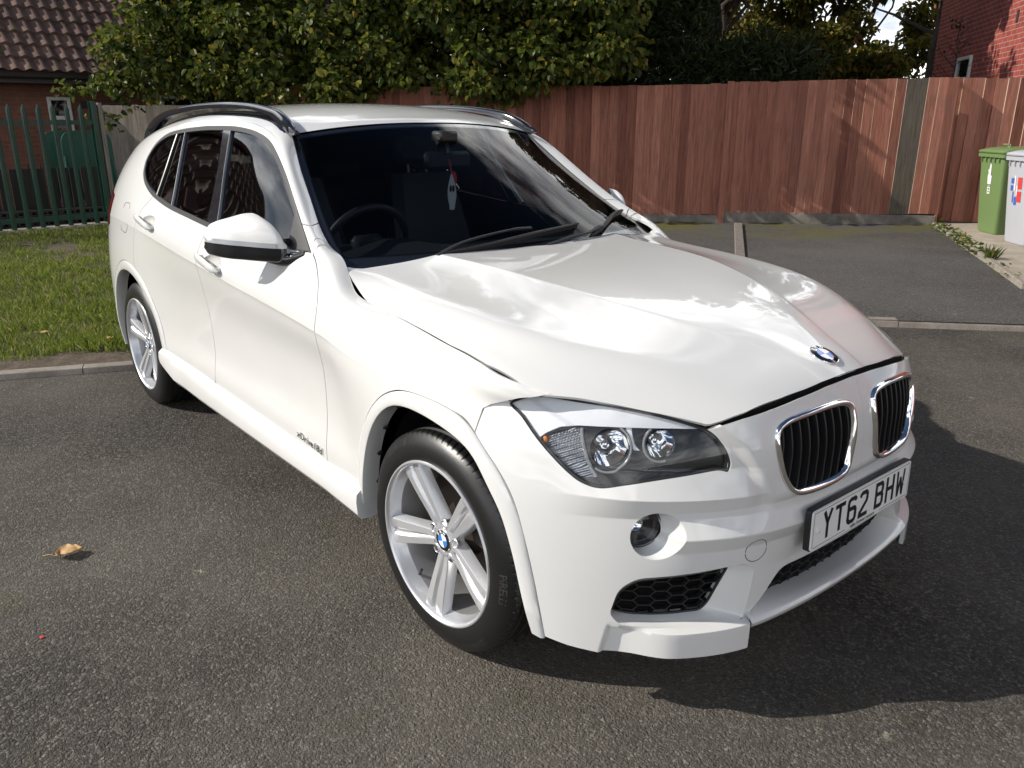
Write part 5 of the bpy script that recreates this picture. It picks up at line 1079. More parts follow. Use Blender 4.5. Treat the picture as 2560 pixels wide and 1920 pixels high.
# ------------------------------------------------------------------ parked car: arch trims, skirts, roof, screen
def flare(outp,inp,name,n=70,inn=.055):
    o=resamp(cr(outp,8),n); i=resamp(cr(inp,8),n); G=[]
    def surf(x,z):
        if x<.15: return Spt([x],[z])
        from_a=None
        # nose: search arc for x at this height
        iz=np.argmin(abs(NZb-z)); row=NG[iz]; j=np.argmin(abs(row[:,0]-x)); return row[j][None],NNn[iz,j][None]
    for k in range(n):
        sec=[]
        for t,off in ((0,-.014),(.0,.0005),(.06,.0030),(.30,.0055),(.90,.0070),(.985,.005),(1.0,.001)):
            x,z=o[k]*(1-t)+i[k]*t; P,Q=surf(x,z); q=Q[0].copy(); q[2]*=.3; q/=np.linalg.norm(q); sec.append(P[0]+q*off)
        e=sec[-1]; c=np.array([inp[len(inp)//2][0],.33]); sec.append(e+np.array([0,inn*.5,0])); sec.append(e+np.array([0,inn,0])); G.append(sec)
    G=np.array(G)
    # light smoothing along the arch removes lookup noise
    for _ in range(6): G[1:-1]=.25*G[:-2]+.5*G[1:-1]+.25*G[2:]
    return G
Gf=flare(fr_out,fr_in,'f'); t=np.linspace(R(192),R(-9),50)
ro=[(-2.75+.452*math.cos(a),.33+.452*math.sin(a)) for a in t]; ri=[(-2.75+.405*math.cos(a),.33+.405*math.sin(a)) for a in t]
Gr=flare(ro,ri,'r')
for s in (1,-1):
    for G in (Gf,Gr):
        b=MB(); b.grid(G,flip=True); (b if s>0 else b.mirror()).build('wheel_arch_trim',M['paint'],car,ang=38)
    # arch liners with fixing clips
    for cx,rr,a0,a1 in ((-.012,.405,-12,192),(-2.75,.415,-12,192)):
        b=MB(); t=np.linspace(R(a0),R(a1),30); b.grid([[(cx+q*math.cos(a),y,.335+q*math.sin(a)) for y,q in ((-.775,rr-.012),(-.74,rr),(-.58,rr),(-.56,.05))] for a in t])
        (b if s>0 else b.mirror()).build('arch_liner',M['liner'],car)
    b=MB()
    for x,z in ((-.345,.40),(-.330,.50),(-.285,.60),(-.20,.69)):
        b.lathe([(.001,-.004),(.009,-.004),(.011,0)],12,'x',(0,0,0)); v=b.V[-1]; a=math.atan2(z-.33,x); Rm=np.array([[math.cos(a),0,-math.sin(a)],[0,1,0],[math.sin(a),0,math.cos(a)]]); b.V[-1]=v@Rm.T+np.array([x-.006*math.cos(a),-.848,z-.006*math.sin(a)])
    (b if s>0 else b.mirror()).build('arch_clips',M['plastic'],car)
    # side skirt
    xs=np.linspace(-2.36,-.405,50); G=[]
    for x in xs:
        fl_=max(0,(-2.16-x)/.2)+max(0,(x+.56)/.155); e=min(fl_,1)
        wt=np.interp(x,[-2.33,-2.1,-.68,-.40],[.880,.866,.861,.872]); zt=np.interp(x,[-2.36,-1.7,-.66,-.40],[.402,.374,.352,.358])
        zb=.243+.012*max(0,(-1.9-x)/.45)+.05*max(0,(-2.2-x)/.16)
        G.append([(x,-(wt-.012),zt),(x,-(wt+.004),zt-.004),(x,-(wt+.018+.006*e),zt-.022),(x,-(wt+.027),zt-.05),(x,-(wt+.024),zb+.022),(x,-(wt+.012),zb+.003),(x,-(wt-.02),zb),(x,-(wt-.10),zb+.004)])
    b=MB(); b.grid(G); b.F.append(tuple(range(8))); b.I.append(0); b.F.append(tuple(range(b.n-8,b.n))[::-1]); b.I.append(0)
    (b if s>0 else b.mirror()).build('side_skirt',M['paint'],car,ang=25)
# roof
edge=SG[:,-1]; m=(edge[:,0]<-1.315); ed=edge[m]; ed=ed[::3]
zc=lambda x:np.interp(x,[-3.62,-3.4,-3.2,-3.0,-2.76,-2.5,-2.2,-1.9,-1.7,-1.5,-1.38,-1.25],[1.27,1.345,1.405,1.45,1.497,1.53,1.550,1.551,1.547,1.526,1.503,1.467])
xs=ed[:,0]; xc=xs+.07*np.clip((xs+1.9)/.585,0,1)**2
zcs=np.convolve(np.pad(zc(xc),4,mode='edge'),np.ones(9)/9,'valid'); zcs[0]=1.467
G=[]
for k in range(len(ed)):
    w0=-ed[k,1]; ww=np.linspace(-1,1,49); f=1-np.abs(ww)**2.4
    G.append(np.stack([xs[k]+(xc[k]-xs[k])*(1-ww**2),ww*w0,ed[k,2]+(zcs[k]-ed[k,2])*f],1))
RG=np.array(G); b=MB(); b.grid(RG); roof=b.build('roof',M['paint'],car)
b=MB(); b.grid(RG-np.array([0,0,.022])); b.build('headlining',M['void'],car)
# tailgate closes the back
col=SG[-1]; G=[]
for k in np.linspace(-1,1,25): G.append(np.stack([col[:,0]-.035*(1-k*k),k*-col[:,1],col[:,2]],1))
G=np.array(G)[:,::3]; b=MB(); b.grid(G); tg=b.build('tailgate',M['paint'],car)
Gw=np.array([np.stack([col[:,0]-.037*(1-k*k)-.004,k*-col[:,1],col[:,2]],1) for k in np.linspace(-.9,.9,21)])[:,110:152:4]; b=MB(); b.grid(Gw); b.build('rear_window',M['privacy'],tg)
b=MB(); b.box((-3.3,0,.33),(.3,.55,.06),bev=.02); b.build('rear_valance',M['plastic'],car)
# windscreen
we=np.array([(-1.319,.596,1.418),(-1.169,.643,1.305),(-1.033,.681,1.212),(-.911,.713,1.137),(-.805,.737,1.078),(-.741,.747,1.050),(-.60,.765,.985)])
wc=np.array([(-1.248,0,1.464),(-1.105,0,1.385),(-.975,0,1.308),(-.855,0,1.232),(-.735,0,1.152),(-.655,0,1.098),(-.46,0,.962)])
we_,wc_=resamp(cr(we,6),60),resamp(cr(wc,6),60); G=[]
for k in range(60):
    ww=np.linspace(-1,1,91); f=1-np.abs(ww)**2.2
    G.append(np.stack([we_[k,0]+(wc_[k,0]-we_[k,0])*f,ww*we_[k,1],we_[k,2]+(wc_[k,2]-we_[k,2])*f],1))
WG=np.array(G); WN=nrm(WG); WN*=np.sign(WN[...,2:3]); U=np.broadcast_to(np.linspace(0,1,60)[:,None],WG.shape[:2]); Vv=np.broadcast_to(np.linspace(-1,1,91)[None],WG.shape[:2])
WS=gridAF(WG,WN,np.array(U),np.array(Vv)*np.interp(U,[0,1],[.60,.76]))
hw=lambda u:np.interp(u,[0,1],[.60,.76])
frit=lambda A:np.minimum(np.minimum((A[:,6]-.030)*.93,(.845-A[:,6])*.93),hw(A[:,6])-.028-np.abs(A[:,7]))
A,F=sub(WS,lambda A:np.minimum(hw(A[:,6])-np.abs(A[:,7])+.0,np.minimum(A[:,6]+.01,1.01-A[:,6]))+1e-6); 
Ag,Fg=sub((A,F),lambda A:frit(A)+.006); b=MB().add(Ag[:,:3],Fg); ws=b.build('windscreen',M['windscreen'],car)
Af,Ff=sub((A,F),lambda A:-frit(A)); b=MB().add(Af[:,:3]-Af[:,3:6]*.0025,Ff); b.build('screen_border',M['gloss'],ws)
# wipers
def wsp(P,off,n=28):
    P=resamp(cr(np.array(P),6),n); o=[]
    for k,(u_,w_) in enumerate(P):
        i_=min(max(u_,0),.999)*59; j_=(min(max(w_,-1),.999)+1)*45; a,c=int(i_),int(j_); f,g=i_-a,j_-c
        q=lambda X:(X[a,c]*(1-f)+X[a+1,c]*f)*(1-g)+(X[a,c+1]*(1-f)+X[a+1,c+1]*f)*g
        o.append(q(WG)+q(WN)*(off[k] if np.ndim(off) else off))
    return np.array(o)
def wiper(blade,arm):
    b=MB(); t=np.linspace(0,1,28)
    b.tube(wsp(blade,.009),.0045,6,flat=1.6); b.tube(wsp(blade,.020+.004*np.sin(t*3.14)),np.interp(t,[0,.04,.5,.96,1],[.004,.009,.0115,.009,.005]),8,flat=.7)
    b.tube(wsp(arm,.014+.012*t+.006*np.sin(t*3.14)),np.interp(t,[0,.2,.8,.82,1],[.014,.011,.008,.012,.011]),8,flat=.6)
    return b.build('wiper',M['plastic'],car)
wiper([(.884,-.535),(.864,-.333),(.833,-.067),(.812,.156),(.795,.356)],[(.892,-.585),(.836,-.422),(.800,-.156),(.797,.0)])
wiper([(.873,.375),(.838,.53),(.768,.74),(.735,.93)],[(.892,.03),(.872,.21),(.864,.36),(.838,.50)])
# roof rails
for s in (1,-1):
    pts=cr([(-1.262,.598,1.424,1.437),(-1.30,.596,1.415,1.452),(-1.345,.592,1.425,1.476),(-1.42,.584,1.445,1.503),(-1.52,.577,1.490,1.523),(-1.75,.571,1.518,1.543),(-2.05,.569,1.524,1.551),(-2.35,.570,1.519,1.547),(-2.62,.573,1.502,1.534),(-2.85,.577,1.47,1.512),(-3.02,.582,1.41,1.475),(-3.14,.586,1.37,1.425),(-3.20,.588,1.35,1.385)],6); b=MB(); G=[]
    for k,(x,w,zb,zt) in enumerate(pts):
        q=min(k/10,(len(pts)-1-k)/10,1); hw_=.009+.008*q; e=min(.010,(zt-zb)*.4)
        G.append([(x,-(w+hw_),zb),(x,-(w+hw_-.001),zt-e),(x,-(w+hw_-.007),zt-e*.25),(x,-w,zt),(x,-(w-hw_+.007),zt-e*.25),(x,-(w-hw_+.001),zt-e),(x,-(w-hw_),zb)])
    b.grid(G,close_v=True); b.F+= [tuple(range(7)),tuple(range(b.n-7,b.n))[::-1]]; b.I+=[0,0]
    rail=(b if s>0 else b.mirror()).build('roof_rail',M['gloss'],car)
    b=MB(); G=[]
    for p in resamp(edge[(edge[:,0]<-1.33)&(edge[:,0]>-3.2)],60):
        x,w,z=p[0],-p[1],p[2]; G.append([(x,-(w+.038),z-.020),(x,-(w+.035),z-.008),(x,-(w+.018),z+.001),(x,-(w-.01),z+.006),(x,-(w-.03),z+.005),(x,-(w-.034),z-.006)])
    b.grid(G); (b if s>0 else b.mirror()).build('rail_base',M['gloss'],rail)
# ------------------------------------------------------------------ lettering helpers
def text_geo(body,size=1,extrude=0,shear=0,bold=0):
    cu=bpy.data.curves.new('t','FONT'); cu.body=body; cu.size=size; cu.extrude=extrude; cu.shear=shear; cu.offset=bold; cu.resolution_u=3; cu.align_x='CENTER'; cu.align_y='CENTER'
    o=bpy.data.objects.new('t',cu); COL.objects.link(o); dg=bpy.context.evaluated_depsgraph_get()
    me=bpy.data.meshes.new_from_object(o.evaluated_get(dg)); V=np.array([v.co[:] for v in me.vertices]).reshape(-1,3); F=[tuple(p.vertices) for p in me.polygons]
    bpy.data.objects.remove(o); bpy.data.curves.remove(cu); bpy.data.meshes.remove(me); return V,F
def place(V,o,ex,ey):
    ex=np.array(ex,float);ey=np.array(ey,float);ez=np.cross(ex,ey); return np.array(o)+V[:,:1]*ex+V[:,1:2]*ey+V[:,2:3]*ez
def stroke(b,pts,w,o,ex,ey,lift,mi=0):
    P=np.asarray(pts,float); N=len(P)
    for k in range(N-1):
        a,c=P[k],P[k+1]; t=(c-a)/np.linalg.norm(c-a); n=np.array([-t[1],t[0]])*w/2; e0=t*(w*.35 if k>0 else 0); e1=t*(w*.35 if k<N-2 else 0)
        q=np.array([a-n-e0,c-n+e1,c+n+e1,a+n-e0]); z=np.full((4,1),lift+.00006*k); b.add(place(np.hstack([q,z]),o,ex,ey),[(0,1,2,3)],mi)
def roundel(name,rad,parent,o,ex,ey,dome=.003):
    """round enamel badge: chrome rim, black ring with letters, four quarters"""
    b=MB(); n=48; th=np.linspace(0,2*np.pi,n,endpoint=False); e=lambda r_,h:place(np.stack([r_*np.cos(th),r_*np.sin(th),np.full(n,h)],1),o,ex,ey)
    b.grid([e(rad,-.003),e(rad,.0015),e(rad*.975,.0028),e(rad*.94,.0022)],0,close_v=True); b.grid([e(rad*.94,.0022),e(rad*.64,.0022+dome*.6)],1,close_v=True); b.grid([e(rad*.64,.0022+dome*.6),e(rad*.60,.0026+dome*.7)],0,close_v=True)
    for q in range(4):
        a=np.linspace(q*np.pi/2,(q+1)*np.pi/2,13); c=place(np.array([[0,0,.0022+dome]]),o,ex,ey); rim=place(np.stack([rad*.60*np.cos(a),rad*.60*np.sin(a),np.full(13,.0026+dome*.7)],1),o,ex,ey)
        b.add(np.vstack([c,rim]),[(0,i,i+1) for i in range(1,13)],2 if q%2==1 else 3)
    for ch,an in (('B',125),('M',90),('W',55)):
        V,F=text_geo(ch,rad*.36,0,0,.0004); a=R(an); rr=rad*.79; V=V.copy(); ca,sa=math.cos(a-math.pi/2),math.sin(a-math.pi/2)
        V=np.stack([V[:,0]*ca-V[:,1]*sa+rr*math.cos(a),V[:,0]*sa+V[:,1]*ca+rr*math.sin(a),V[:,2]+.0028+dome*.4],1); b.add(place(V,o,ex,ey),F,3)
    return b.build(name,[M['chrome'],M['gloss'],M['blue'],M['badgew']],parent,ang=30)
k=np.argmin((HG[...,0]-.6265)**2+HG[...,1]**2); pn=HN.reshape(-1,3)[k]; pn=np.array([pn[0],0,pn[2]]); pn/=np.linalg.norm(pn); pc=HG.reshape(-1,3)[k]
roundel('bonnet_badge',.041,car,pc*np.array([1,0,1])+pn*.001,(0,1,0),np.cross(pn,(0,1,0)))
# ------------------------------------------------------------------ number plate
pl=empty('number_plate',(0,0,0)); pl.parent=car
PO=np.array([.7945,0,.4885]); PEX,PEY=(0,1,0),(-.03,0,1)
b=MB(); q=rc([(-.2635,-.058),(.2635,-.058),(.2635,.0595),(-.2635,.0595)],.011); n=len(q); 
V=np.vstack([place(np.hstack([q,np.full((n,1),h)]),PO,PEX,PEY) for h in (-.017,-.002)]); b.add(V,[tuple(range(n))[::-1],tuple(range(n,2*n))]+[(i,(i+1)%n,n+(i+1)%n,n+i) for i in range(n)]); b.build('plate_holder',M['plastic'],pl)
b=MB(); q=rc([(-.26,-.0555),(.26,-.0555),(.26,.0555),(-.26,.0555)],.009); n=len(q)
V=np.vstack([place(np.hstack([q,np.full((n,1),h)]),PO,PEX,PEY) for h in (-.001,.003)]); b.add(V,[tuple(range(n))[::-1],tuple(range(n,2*n))]+[(i,(i+1)%n,n+(i+1)%n,n+i) for i in range(n)]); b.build('plate_face',M['plate'],pl)
GL={'Y':[[(-.018,.0395),(0,.004)],[(.018,.0395),(0,.004)],[(0,.008),(0,-.0395)]],'T':[[(-.025,.033),(.025,.033)],[(0,.038),(0,-.0395)]],
'6':[[(.018,.024),(.017,.029),(.011,.033),(-.009,.033),(-.016,.029),(-.018,.022),(-.018,-.024),(-.015,-.030),(-.009,-.033),(.009,-.033),(.015,-.030),(.018,-.024),(.018,-.004),(.015,.002),(.009,.005),(-.016,.005)]],
'2':[[(-.018,.022),(-.015,.029),(-.009,.033),(.009,.033),(.015,.030),(.018,.024),(.018,.013),(.015,.005),(-.017,-.024),(-.018,-.033)],[(-.024,-.033),(.025,-.033)]],
'B':[[(-.018,-.0395),(-.018,.0395)],[(-.02,.033),(.008,.033),(.014,.030),(.017,.024),(.017,.012),(.014,.006),(.008,.003),(-.016,.003)],[(.006,.003),(.014,0),(.018,-.006),(.018,-.024),(.014,-.031),(.008,-.033),(-.02,-.033)]],
'H':[[(-.018,-.0395),(-.018,.0395)],[(.018,-.0395),(.018,.0395)],[(-.014,.002),(.014,.002)]],'W':[[(-.0195,.0395),(-.0135,-.0395)],[(.0195,.0395),(.0135,-.0395)],[(-.0115,-.034),(0,.018)],[(.0115,-.034),(0,.018)]]}
b=MB()
for ch,x in zip('YT62BHW',(-.187,-.126,-.065,-.004,.083,.144,.205)):
    for st in GL[ch]: stroke(b,[(p[0]+x,p[1]+.001) for p in st],.0125 if ch!='W' else .0105,PO,PEX,PEY,.0034)
b.build('plate_characters',M['ink'],pl,smooth=False)
V,F=text_geo('mike brewer motors',.0155,0,0,.0003); b=MB().add(place(V+np.array([.0,-.0478,.0035]),PO,PEX,PEY),F)
q=inset(rc([(-.26,-.0555),(.26,-.0555),(.26,.0555),(-.26,.0555)],.009),.0065); n=len(q)
for k in range(n):
    a,c=q[k-1],q[k]
    if abs(a[1]+.049)<.001 and abs(c[1]+.049)<.001:
        for x0,x1 in ((-.25,-.09),(.09,.25)): stroke(b,[(x0,-.049),(x1,-.049)],.0016,PO,PEX,PEY,.0034)
    else: stroke(b,[a,c],.0016,PO,PEX,PEY,.0034)
b.build('plate_lettering',M['ink'],pl,smooth=False)
for x in (-.232,.232):
    b=MB(); th=np.linspace(0,2*np.pi,16,endpoint=False); G=[place(np.stack([x+rr*np.cos(th),rr*np.sin(th)-.004,np.full(16,h)],1),PO,PEX,PEY) for rr,h in ((.0085,.003),(.008,.0065),(.004,.0075),(.0035,.004),(.0002,.004))]; b.grid(G,close_v=True); b.build('plate_screw',M['white'],pl)
# ------------------------------------------------------------------ wheels
def tyre_mesh():
    ya=[.098,.107,.1115,.1130,.1115,.1060,.0985,.0925]; ra=[.2335,.242,.251,.268,.288,.304,.315,.3225]
    yt=np.linspace(.088,-.088,56); rt=.3305-.006*(np.abs(yt)/.098)**4
    prof=[(r_,-y) for r_,y in zip(ra,ya)]+[(r_,-y) for r_,y in zip(rt,yt)]+[(r_,y) for r_,y in zip(ra[::-1],ya[::-1])]
    prof=np.array(prof); n=640; th=np.linspace(0,2*np.pi,n,endpoint=False); Rr=np.repeat(prof[:,:1],n,1); Y=prof[:,1]
    tr=(np.arange(len(prof))>=8)&(np.arange(len(prof))<8+56)
    for i in np.where(tr)[0]:
        y=Y[i]; g=0
        if min(abs(abs(y)-.021),abs(abs(y)-.062))<.0045: g=.0065
        lat=np.zeros(n)
        if abs(y)>.064: ph=(th*84/(2*np.pi)+abs(y)*14)%1; lat=np.where(ph<.13,.0045,0)
        elif abs(y)>.024: ph=(th*72/(2*np.pi)+y*30)%1; lat=np.where((ph<.10)&(abs(y)<.054),.0035,0)
        if abs(y)>.090: lat=lat*.6
        Rr[i]-=np.maximum(g,lat)
    G=np.stack([Rr*np.cos(th),np.repeat(Y[:,None],n,1),Rr*np.sin(th)],2); b=MB(); b.grid(G,0,close_v=True,flip=True)
    for body,an,rr,sz in (('225/45 R18',126,.3015,.026),('PIRELLI',-2,.2975,.030),('PIRELLI',178,.2975,.030),('225/45 R18',-54,.3015,.026)):
        V,F=text_geo(body,sz,0,0,.0006); a=R(an)-V[:,0]/rr; rad=rr+V[:,1]; yy=-np.interp(rad,[.268,.288,.304,.315,.3225],[.1130,.1115,.1060,.0985,.0925])-.0010
        b.add(np.stack([rad*np.cos(a),yy,rad*np.sin(a)],1),F,1)
    for rr in ():
        b.lathe([(rr-.0012,-np.interp(rr,[.25,.268,.290,.308,.318],[.110,.1145,.1152,.1125,.106])-.0001),(rr,-np.interp(rr,[.25,.268,.290,.308,.318],[.110,.1145,.1152,.1125,.106])-.0016),(rr+.0012,-np.interp(rr,[.25,.268,.290,.308,.318],[.110,.1145,.1152,.1125,.106])-.0001)],128,'y',mi=0)
    return b
def rim_mesh(rot):
    b=MB(); b.lathe([(.2335,-.095),(.2465,-.106),(.2478,-.1110),(.2455,-.1145),(.2415,-.1150),(.2375,-.1120),(.2345,-.105),(.2325,-.097),(.2300,-.086),(.2235,-.070)],128,'y',mi=0)
    b.lathe([(.2235,-.070),(.2190,-.045),(.2130,.0),(.2110,.06),(.2200,.10)],96,'y',mi=1)
    yf=lambda r_:np.interp(r_,[.03,.055,.09,.13,.17,.205,.232],[-.0755,-.0765,-.0815,-.0885,-.0950,-.0995,-.1015])
    for k in range(5):
        A0=rot+k*2*np.pi/5
        for sd in (-1,1):
            G=[]
            for r_ in np.linspace(.048,.2335,20):
                u_=(r_-.048)/.1855; off=sd*(.0125+.0100*u_**.9); hw=.0105+.0085*u_; inw=.0035+.0065*u_**1.2
                y0=yf(r_); dep=.036-.006*u_
                # outer flank high, inner flank falls into the groove between the pair
                prof=[(off+sd*(hw+.006),y0+dep),(off+sd*(hw+.001),y0+.005),(off+sd*(hw-.002),y0+.0008),(off-sd*(hw-inw-.001),y0),(off-sd*(hw-.003),y0+.0045+.003*(1-u_)),(off-sd*(hw+.001),y0+.010),(off-sd*(hw+.004),y0+dep)]
                G.append([(r_*math.cos(A0)-t*math.sin(A0),y,r_*math.sin(A0)+t*math.cos(A0)) for t,y in prof])
            b.grid(G,0,flip=sd>0)
        # web between the two bars
        G=[]
        for r_ in np.linspace(.05,.2335,14):
            u_=(r_-.048)/.1855; w=.005+.006*u_; y0=yf(r_)+.0085-.001*u_
            G.append([(r_*math.cos(A0)-t*math.sin(A0),y0+.002*(abs(t)<.001),r_*math.sin(A0)+t*math.cos(A0)) for t in (-w,0,w)])
        b.grid(G,0)
        # fillet where neighbouring spokes meet the hub
        A1=A0+np.pi/5; G=[]
        for t in np.linspace(-1,1,9):
            a=A1+t*.34; rr=.066-.010*(1-t*t)**1
            G.append([(q*math.cos(a),y,q*math.sin(a)) for q,y in ((.036,-.0745),(rr-.006,-.0755),(rr,-.0715),(rr+.003,-.045))])
        b.grid(G,0)
        # bolt
        a=A1; cx,cz=.0535*math.cos(a),.0535*math.sin(a)
        th=np.linspace(0,2*np.pi,18,endpoint=False); ring=lambda rr,y:np.stack([cx+rr*np.cos(th),np.full(18,y),cz+rr*np.sin(th)],1)
        b.grid([ring(.0150,-.0750),ring(.0130,-.0768),ring(.0118,-.0755)],0,close_v=True); b.grid([ring(.0118,-.0765),ring(.0114,-.062),ring(.0085,-.061)],2,close_v=True); b.grid([ring(.0085,-.061),ring(.0080,-.069),ring(.0002,-.070)],2,close_v=True)
    b.lathe([(.0002,-.0745),(.034,-.0745),(.040,-.0765),(.050,-.0740),(.0505,-.045)],48,'y',mi=0)
    # tyre valve
    return b
TB=tyre_mesh(); wheels=[]
def wheel(x,side,yc,rot,steer):
    w=empty('wheel',(x,side*-yc,.3295),(0 if side>0 else math.pi)+steer); w.parent=car
    return w
tm=TB.build('tyre',[M['tyre'],M['tletter']],None,ang=50); tmesh=tm.data; first=True
for x,side,yc,rot,st in ((0,1,.766,R(48),R(2)),(-2.76,1,.762,R(20),0),(0,-1,.766,R(10),R(2)),(-2.76,-1,.762,R(30),0)):
    w=wheel(x,side,yc,rot,st)
    if first: t=tm; first=False
    else: t=bpy.data.objects.new('tyre',tmesh); COL.objects.link(t)
    t.parent=w
    rim_mesh(rot).build('rim',[M['alloy'],M['alloyd'],M['steel']],w,ang=35)
    roundel('centre_cap',.033,w,(0,-.0765,0),(math.cos(R(20)),0,math.sin(R(20))),(-math.sin(R(20)),0,math.cos(R(20))),.002)
    b=MB(); b.lathe([(.0001,.03),(.07,.03),(.075,.012),(.150,.012),(.150,.030),(.07,.034)],64,'y'); b.lathe([(.0001,.05),(.205,.05),(.212,.04)],40,'y'); b.box((.115,.0,.06),(.04,.03,.06),bev=.01); b.build('brake_disc',M['disc'],w)
    b=MB(); a=R(232); P=np.array([(r_*math.cos(a),-.070-.2*(.222-r_),r_*math.sin(a)) for r_ in (.222,.21,.195,.185)]); b.tube(P,[.005,.004,.0045,.0035],8); b.build('valve_stem',M['plastic'],w)
    V,F=text_geo('M',.010,0,.2); b=MB(); b.add(np.stack([V[:,0]-.052,np.full(len(V),-.0795),V[:,1]-.024],1),F)
# ------------------------------------------------------------------ door mirrors
for s in (0,1):
    par=doors['front_door'][s]; fl=(lambda b:b.mirror()) if s else (lambda b:b)
    WZ=np.array([.836,.842,.851,.864,.884,.910,.945,.975,.997,1.010,1.018,1.0215])
    zt=np.array([1.075,1.094,1.128,1.150,1.167,1.166,1.152,1.139,1.124,1.102,1.085,1.070])
    zb=np.interp(WZ,[.836,.90,.98,1.008,1.0215],[.999,1.004,1.010,1.020,1.046]); zs=np.interp(WZ,[.836,1.0215],[1.057,1.069])
    xp=-.93-(WZ-.84)*1.30; fx=xp+np.interp(WZ,[.836,.86,.90,.98,1.01,1.0215],[.015,.045,.060,.056,.030,.004]); bx=xp-np.interp(WZ,[.836,.88,1.0,1.0215],[.05,.06,.045,.02])
    def prof(k,z0,z1,n,lo):
        z=np.linspace(z0,z1,n); c=zs[k]+.012; q=np.where(z>c,(z-c)/(zt[k]-c),(c-z)/(c-zb[k])); q=np.clip(q,0,1); f=np.where(z>c,(1-q**2.4)**.55,(1-q**5)**.25)
        return z,bx[k]+(fx[k]-bx[k])*f
    Gt=[];Gb=[];Gi=[]
    for k in range(len(WZ)):
        z,x=prof(k,zs[k],zt[k],15,0); Gt.append([(a,-WZ[k],c) for a,c in zip(x,z)]+[(bx[k]-.0,-WZ[k],zt[k]-.004)])
        z,x=prof(k,zb[k],zs[k],9,0); Gb.append([(bx[k],-WZ[k],zb[k]+.004)]+[(a-.0015,-WZ[k],c) for a,c in zip(x,z)])
        z,x=prof(k,zs[k]+.0005,zs[k]+.017,4,0); Gi.append([(a+.0035,-WZ[k]-.0035,c) for a,c in zip(x,z)])
    def refine(G,n=40):
        G=np.array(G); return np.array([cr(G[:,j],5) for j in range(G.shape[1])]).transpose(1,0,2)
    b=MB(); g=refine(Gt); b.grid(g); b.add(g[-1],[tuple(range(len(g[-1])))]); b.add(g[0],[tuple(range(len(g[0])))]); mr=fl(b).build('door_mirror',M['paint'],par,ang=50)
    b=MB(); g=refine(Gb); b.grid(g); b.add(g[-1],[tuple(range(len(g[-1])))]); b.add(g[0],[tuple(range(len(g[0])))])
    fl(b).build('mirror_base',M['gloss'],mr,ang=50)
    b=MB(); g=refine(Gi)[16:]; b.grid(g); b.grid(np.stack([g[:,-1],g[:,-1]-np.array([.006,0,0])],1)); fl(b).build('mirror_indicator',M['indw'],mr,ang=60)
    b=MB(); b.grid([[(bx[k]-.002,-WZ[k],zb[k]+.012),(bx[k]-.002,-WZ[k],zt[k]-.014)] for k in range(1,len(WZ)-1)]); fl(b).build('mirror_glass',M['chrome'],mr)
    # arm to the door and the triangular sail behind it
    b=MB(); P=np.array([(-.985,-.868,1.022),(-.94,-.838,1.016),(-.885,-.812,1.026),(-.825,-.80,1.046)]); b.tube(cr(P,5),np.interp(np.linspace(0,1,16),[0,.5,1],[.022,.026,.018]),12,flat=.95)
    b.box((-.955,-.815,1.075),(.012,.010,.012),bev=.003); fl(b).build('mirror_arm',M['gloss'],mr)
    T=np.array([(-.792,1.058),(-.985,1.178),(-.955,1.055)]); T=rc(T,.008)
    A,F=sub(S,inside(T,0)); b=MB().add(A[:,:3]+A[:,3:6]*.003,F); V,LF=lips(A,F,.014); b.add(V,LF); fl(b).build('mirror_sail',M['plastic'],par)
# ------------------------------------------------------------------ door lettering on the right-hand doors and wing
V,F=text_geo('xDrive18d',.040,.0012,.25,.0006)
V[:,0]*=1.15; x=-.797+V[:,0]; z=.3855+V[:,1]-.06*V[:,0]
P,Q=Spt(x,z,.0018); 
b=MB().add(P+Q*V[:,2:3],F); b.build('model_lettering',M['chrome'],doors['front_door'][0],smooth=False)
# ------------------------------------------------------------------ cabin
b=MB(); G=[]
for w in np.linspace(-.70,.70,15):
    hump=.05*math.exp(-((w+.37)/.17)**2)
    G.append([(-.52,w,.97),(-.66,w,1.0-.0*w),(-.85,w,1.005+hump*.7),(-1.0,w,.995+hump),(-1.06,w,.96+hump),(-1.08,w,.86),(-1.02,w,.70)])
b.grid(G); b.build('dashboard',M['dash'],car)
b=MB(); c=np.array([-1.20,-.37,.985]); ax=np.array([-.90,0,.43]); e1=np.array([0,1,0]); e2=np.cross(ax,e1); th=np.linspace(0,2*np.pi,40,endpoint=False); b.tube([c+.185*(math.cos(t)*e1+math.sin(t)*e2) for t in th],.0155,10,closed=True)
b.box(c-ax*.02,(.03,.07,.06),bev=.02); b.box(c,(.015,.17,.018),bev=.006); b.tube([c,c-ax*.25],.03,8); b.build('steering_wheel',M['cloth'],car)
for y in (-.37,.37):
    st=empty('front_seat',(0,0,0)); st.parent=car
    b=MB(); G=[]
    for t in np.linspace(0,1,9):
        x=-1.72-.20*t; z=.62+.60*t; hw=.25-.07*t**2; G.append([(x+.03,y-hw,z),(x+.075,y-hw*.8,z),(x+.05,y,z),(x+.075,y+hw*.8,z),(x+.03,y+hw,z),(x-.06,y+hw*.9,z),(x-.08,y,z),(x-.06,y-hw*.9,z)])
    b.grid(G,close_v=True); b.F.append(tuple(range(b.n-8,b.n))); b.I.append(0); b.box((-1.48,y,.55),(.26,.26,.08),bev=.05); b.build('backrest',M['cloth'],st)
    b=MB(); b.box((-1.94,y,1.345),(.045,.135,.085),bev=.03); b.build('headrest',M['cloth'],st)
    b=MB()
    for q in (-.055,.055): b.tube([(-1.925,y+q,1.20),(-1.935,y+q,1.29)],.0065,6)
    b.build('headrest_post',M['steel'],st)
b=MB(); b.box((-2.70,0,.85),(.10,.62,.30),bev=.05); b.box((-2.45,0,.58),(.3,.62,.08),bev=.04)
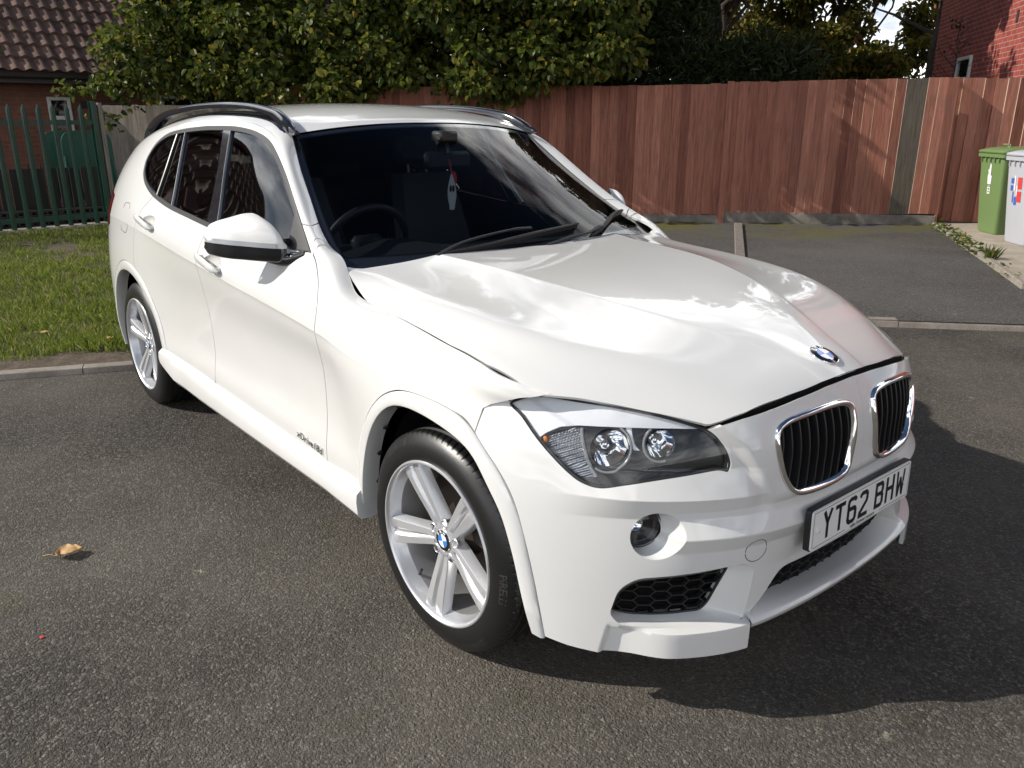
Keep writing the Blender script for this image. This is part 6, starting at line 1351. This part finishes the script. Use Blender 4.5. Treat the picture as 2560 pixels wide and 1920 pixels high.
for y in (-.36,0,.36): b.box((-2.73,y,1.20),(.04,.12,.06),bev=.025)
b.build('rear_bench',M['cloth'],car)
b=MB(); b.box((-1.8,0,.36),(1.55,.80,.03)); b.box((-1.8,0,.28),(1.7,.70,.05)); b.box((.05,0,.32),(.36,.42,.06)); b.box((-.75,0,.60),(.05,.72,.30)); b.build('floor_pan',M['void'],car,smooth=False)
b=MB(); b.box((-1.135,.0,1.318),(.018,.115,.036),bev=.014); b.tube([(-1.12,0,1.345),(-1.14,0,1.40)],.008,6); b.box((-1.15,0,1.412),(.04,.045,.022),bev=.01); b.build('interior_mirror',M['plastic'],car)
# ------------------------------------------------------------------ air freshener hanging from the interior mirror
af=empty('air_freshener',(-1.105,0,1.12),0,'pale bottle-shaped air freshener hanging on a red cord inside the windscreen','air freshener')
def flat_shape(P,th,o):
    P=np.asarray(P,float); n=len(P); V=np.vstack([np.stack([np.full(n,h),P[:,0],P[:,1]],1) for h in (-th,th)])+np.array(o); return V,[tuple(range(n))[::-1],tuple(range(n,2*n))]+[(i,(i+1)%n,n+(i+1)%n,n+i) for i in range(n)]
M['afw']=mat('freshener_white',(.55,.62,.60),.5); M['afr']=mat('freshener_red',(.55,.03,.05),.4)
b=MB(); P=cr([(0,.145),(.011,.120),(.020,.085),(.021,.05),(.014,.018),(.011,0),(-.011,0),(-.014,.018),(-.021,.05),(-.020,.085),(-.011,.120)],4,True); V,F=flat_shape(P,.001,(0,0,0)); b.add(V,F); b.build('card',M['afw'],af)
b=MB(); 
for y in (-.007,.007): V,F=flat_shape(ellipse((y,.085),.006,.014,16),.0006,(.0018,0,0)); b.add(V,F)
b.build('printed_eyes',M['ink'],af)
b=MB(); V,F=flat_shape(ellipse((.014,.125),.016,.030,20),.001,(-.006,0,0)); b.add(V,F); b.build('red_disc',M['afr'],af)
b=MB(); b.tube([(0,0,.14),(-.01,.004,.19),(-.024,.002,.235)],.0012,5); b.tube([(0,0,.14),(-.008,-.005,.19),(-.024,-.003,.235)],.0012,5); b.build('cord',M['afr'],af)
